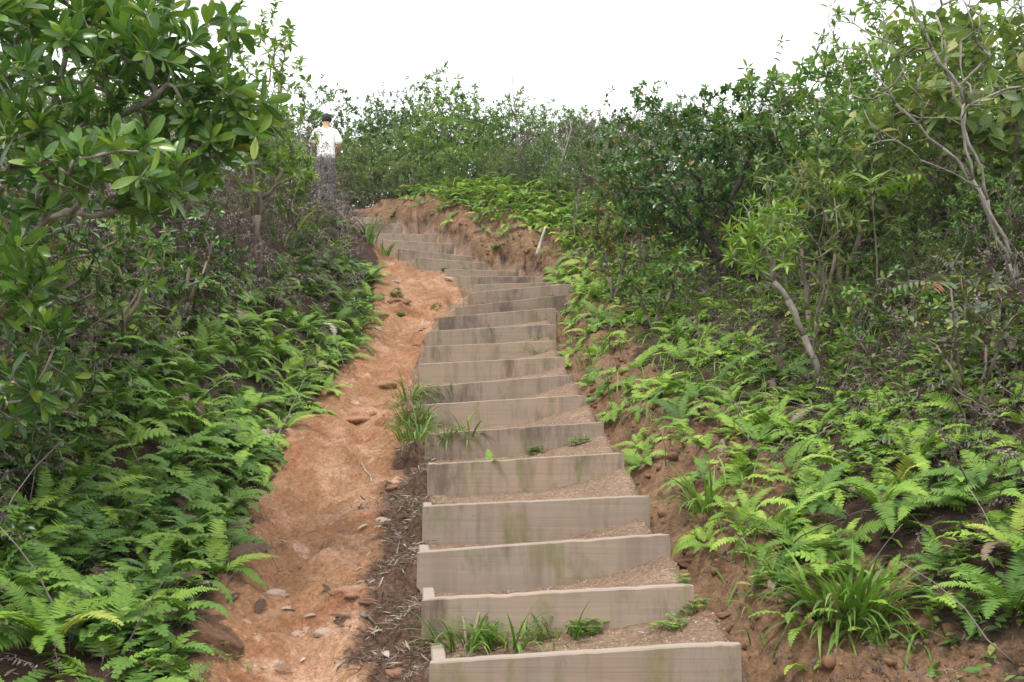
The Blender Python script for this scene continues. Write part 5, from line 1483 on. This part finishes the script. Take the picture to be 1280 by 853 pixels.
def chain(start, pts, rad):
    prev = start
    for p_, r_ in zip(pts, rad):
        V.append(p_); Rd.append(r_); E.append((prev, len(V) - 1)); prev = len(V) - 1
    return prev
for s in (-1, 1):
    wr = chain(3, [(s * .175, -.01, 1.40), (s * .235, -.03, 1.16), (s * .215, .14, 1.06), (s * .17, .21, 1.07)], [.055, .043, .034, .027])
    pal = chain(wr, [(s * .15, .26, 1.085)], [(.036, .016)])
    for f in range(4):
        ox = s * (.15 + .018 * (f - 1.5))
        chain(pal, [(ox, .30 + .006 * (f % 2), 1.085), (ox, .325 + .006 * (1 - abs(f - 1.5)), 1.068)], [.0095, .008])
    chain(pal, [(s * .115, .262, 1.095), (s * .10, .285, 1.09)], [.011, .009])
    fy = .10 * s
    chain(0, [(s * .095, .01, .86), (s * .10, .02 + fy * .6, .48), (s * .10, fy - .03, .09), (s * .105, fy + .09, .035)], [.085, .058, .04, .035])
skin_mesh('body', V, E, Rd, M['skin'], W)
# face, ears on the body's own object would hide behind the head; ears show
for s in (-1, 1):
    e = link('ear', stone_mesh('ear', 60 + s, 2, (.35, .7, 1), .12, M['skin']), W); e.location = (s * .079, .065, 1.635); e.scale = (.03, .03, .034)
nose = link('nose', stone_mesh('nose', 66, 2, (.6, .8, 1), .08, M['skin']), W); nose.location = (0, .165, 1.63); nose.scale = (.022, .028, .028)
mo = link('mouth', stone_mesh('mouth', 67, 2, (1, .3, .3), .05, plain_mat('lips', (.35, .14, .11), (.4, .17, .13))), W); mo.location = (0, .146, 1.588); mo.scale = (.026, .026, .02)
for s in (-1, 1):
    e = link('eye', stone_mesh('eye', 70, 2, (1, .6, .6), .02, M['hair']), W); e.location = (s * .031, .152, 1.655); e.scale = (.013, .013, .011)
# hair: cap over the skull
bm = bmesh.new(); bmesh.ops.create_uvsphere(bm, u_segments=32, v_segments=20, radius=1)
for v in bm.verts:
    c = v.co
    lim = -.62 + .95 * sstep(-.15, .85, c.y)
    if c.z < lim: c.z = float(lim); f_ = .96
    v.co = Vector((c.x * .096, c.y * .112, c.z * .105)) * (1 + .05 * math.sin(c.x * 21 + c.z * 9) * math.sin(c.y * 17))
me = bpy.data.meshes.new('hair'); bm.to_mesh(me); bm.free(); me.materials.append(M['hair'])
me.polygons.foreach_set('use_smooth', [True] * len(me.polygons))
hr = link('hair', me, W); hr.location = (0, .062, 1.672)
# t-shirt: one loose surface with short sleeves and a hem
V = [(0, 0, .86), (0, .005, .98), (0, .01, 1.12), (0, .0, 1.28), (0, -.01, 1.40), (0, .005, 1.47)]
E = [(0, 1), (1, 2), (2, 3), (3, 4), (4, 5)]
Rd = [(.185, .145), (.18, .14), (.178, .135), (.185, .13), (.15, .105), (.068, .066)]
for s in (-1, 1): chain(4, [(s * .165, -.01, 1.405), (s * .225, -.022, 1.27), (s * .245, -.025, 1.17)], [(.075, .078), .076, .08])
sh = skin_mesh('t_shirt', V, E, Rd, M['shirt'], W)
dt = bpy.data.textures.new('cloth_folds', 'CLOUDS'); dt.noise_scale = .09
dm = sh.modifiers.new('folds', 'DISPLACE'); dm.texture = dt; dm.strength = .035; dm.mid_level = .5
V = [(0, .0, .98), (0, 0, .90)]; E = [(0, 1)]; Rd = [(.165, .125), (.165, .125)]
for s in (-1, 1):
    fy = .10 * s
    chain(1, [(s * .095, .01, .80), (s * .10, .02 + fy * .6, .48), (s * .10, fy - .03, .10)], [.105, .08, .065])
skin_mesh('trousers', V, E, Rd, M['trousers'], W)
for s in (-1, 1):
    sho = link('shoe', stone_mesh('shoe', 80, 3, (.55, 1.35, .5), .08, M['shoe']), W); sho.location = (s * .103, .10 * s + .04, .04); sho.scale = (.085, .10, .09)

# ------------------------------------------------------------------ damp air: far shrubs fade a little
bm = bmesh.new(); bmesh.ops.create_cube(bm, size=1)
me = bpy.data.meshes.new('haze'); bm.to_mesh(me); bm.free()
hz = link('haze', me); hz.scale = (640, 420, 140); hz.location = (0, 110, -50)
hm = bpy.data.materials.new('damp_air'); hm.use_nodes = True; t = hm.node_tree; t.nodes.clear()
o_ = t.nodes.new('ShaderNodeOutputMaterial'); pv = t.nodes.new('ShaderNodeVolumePrincipled')
pv.inputs['Color'].default_value = (.93, .95, 1, 1); pv.inputs['Density'].default_value = HAZE
t.links.new(pv.outputs[0], o_.inputs['Volume']); me.materials.append(hm)
tag(hz, 'thin damp air over the hillside', 'haze', kind='stuff')
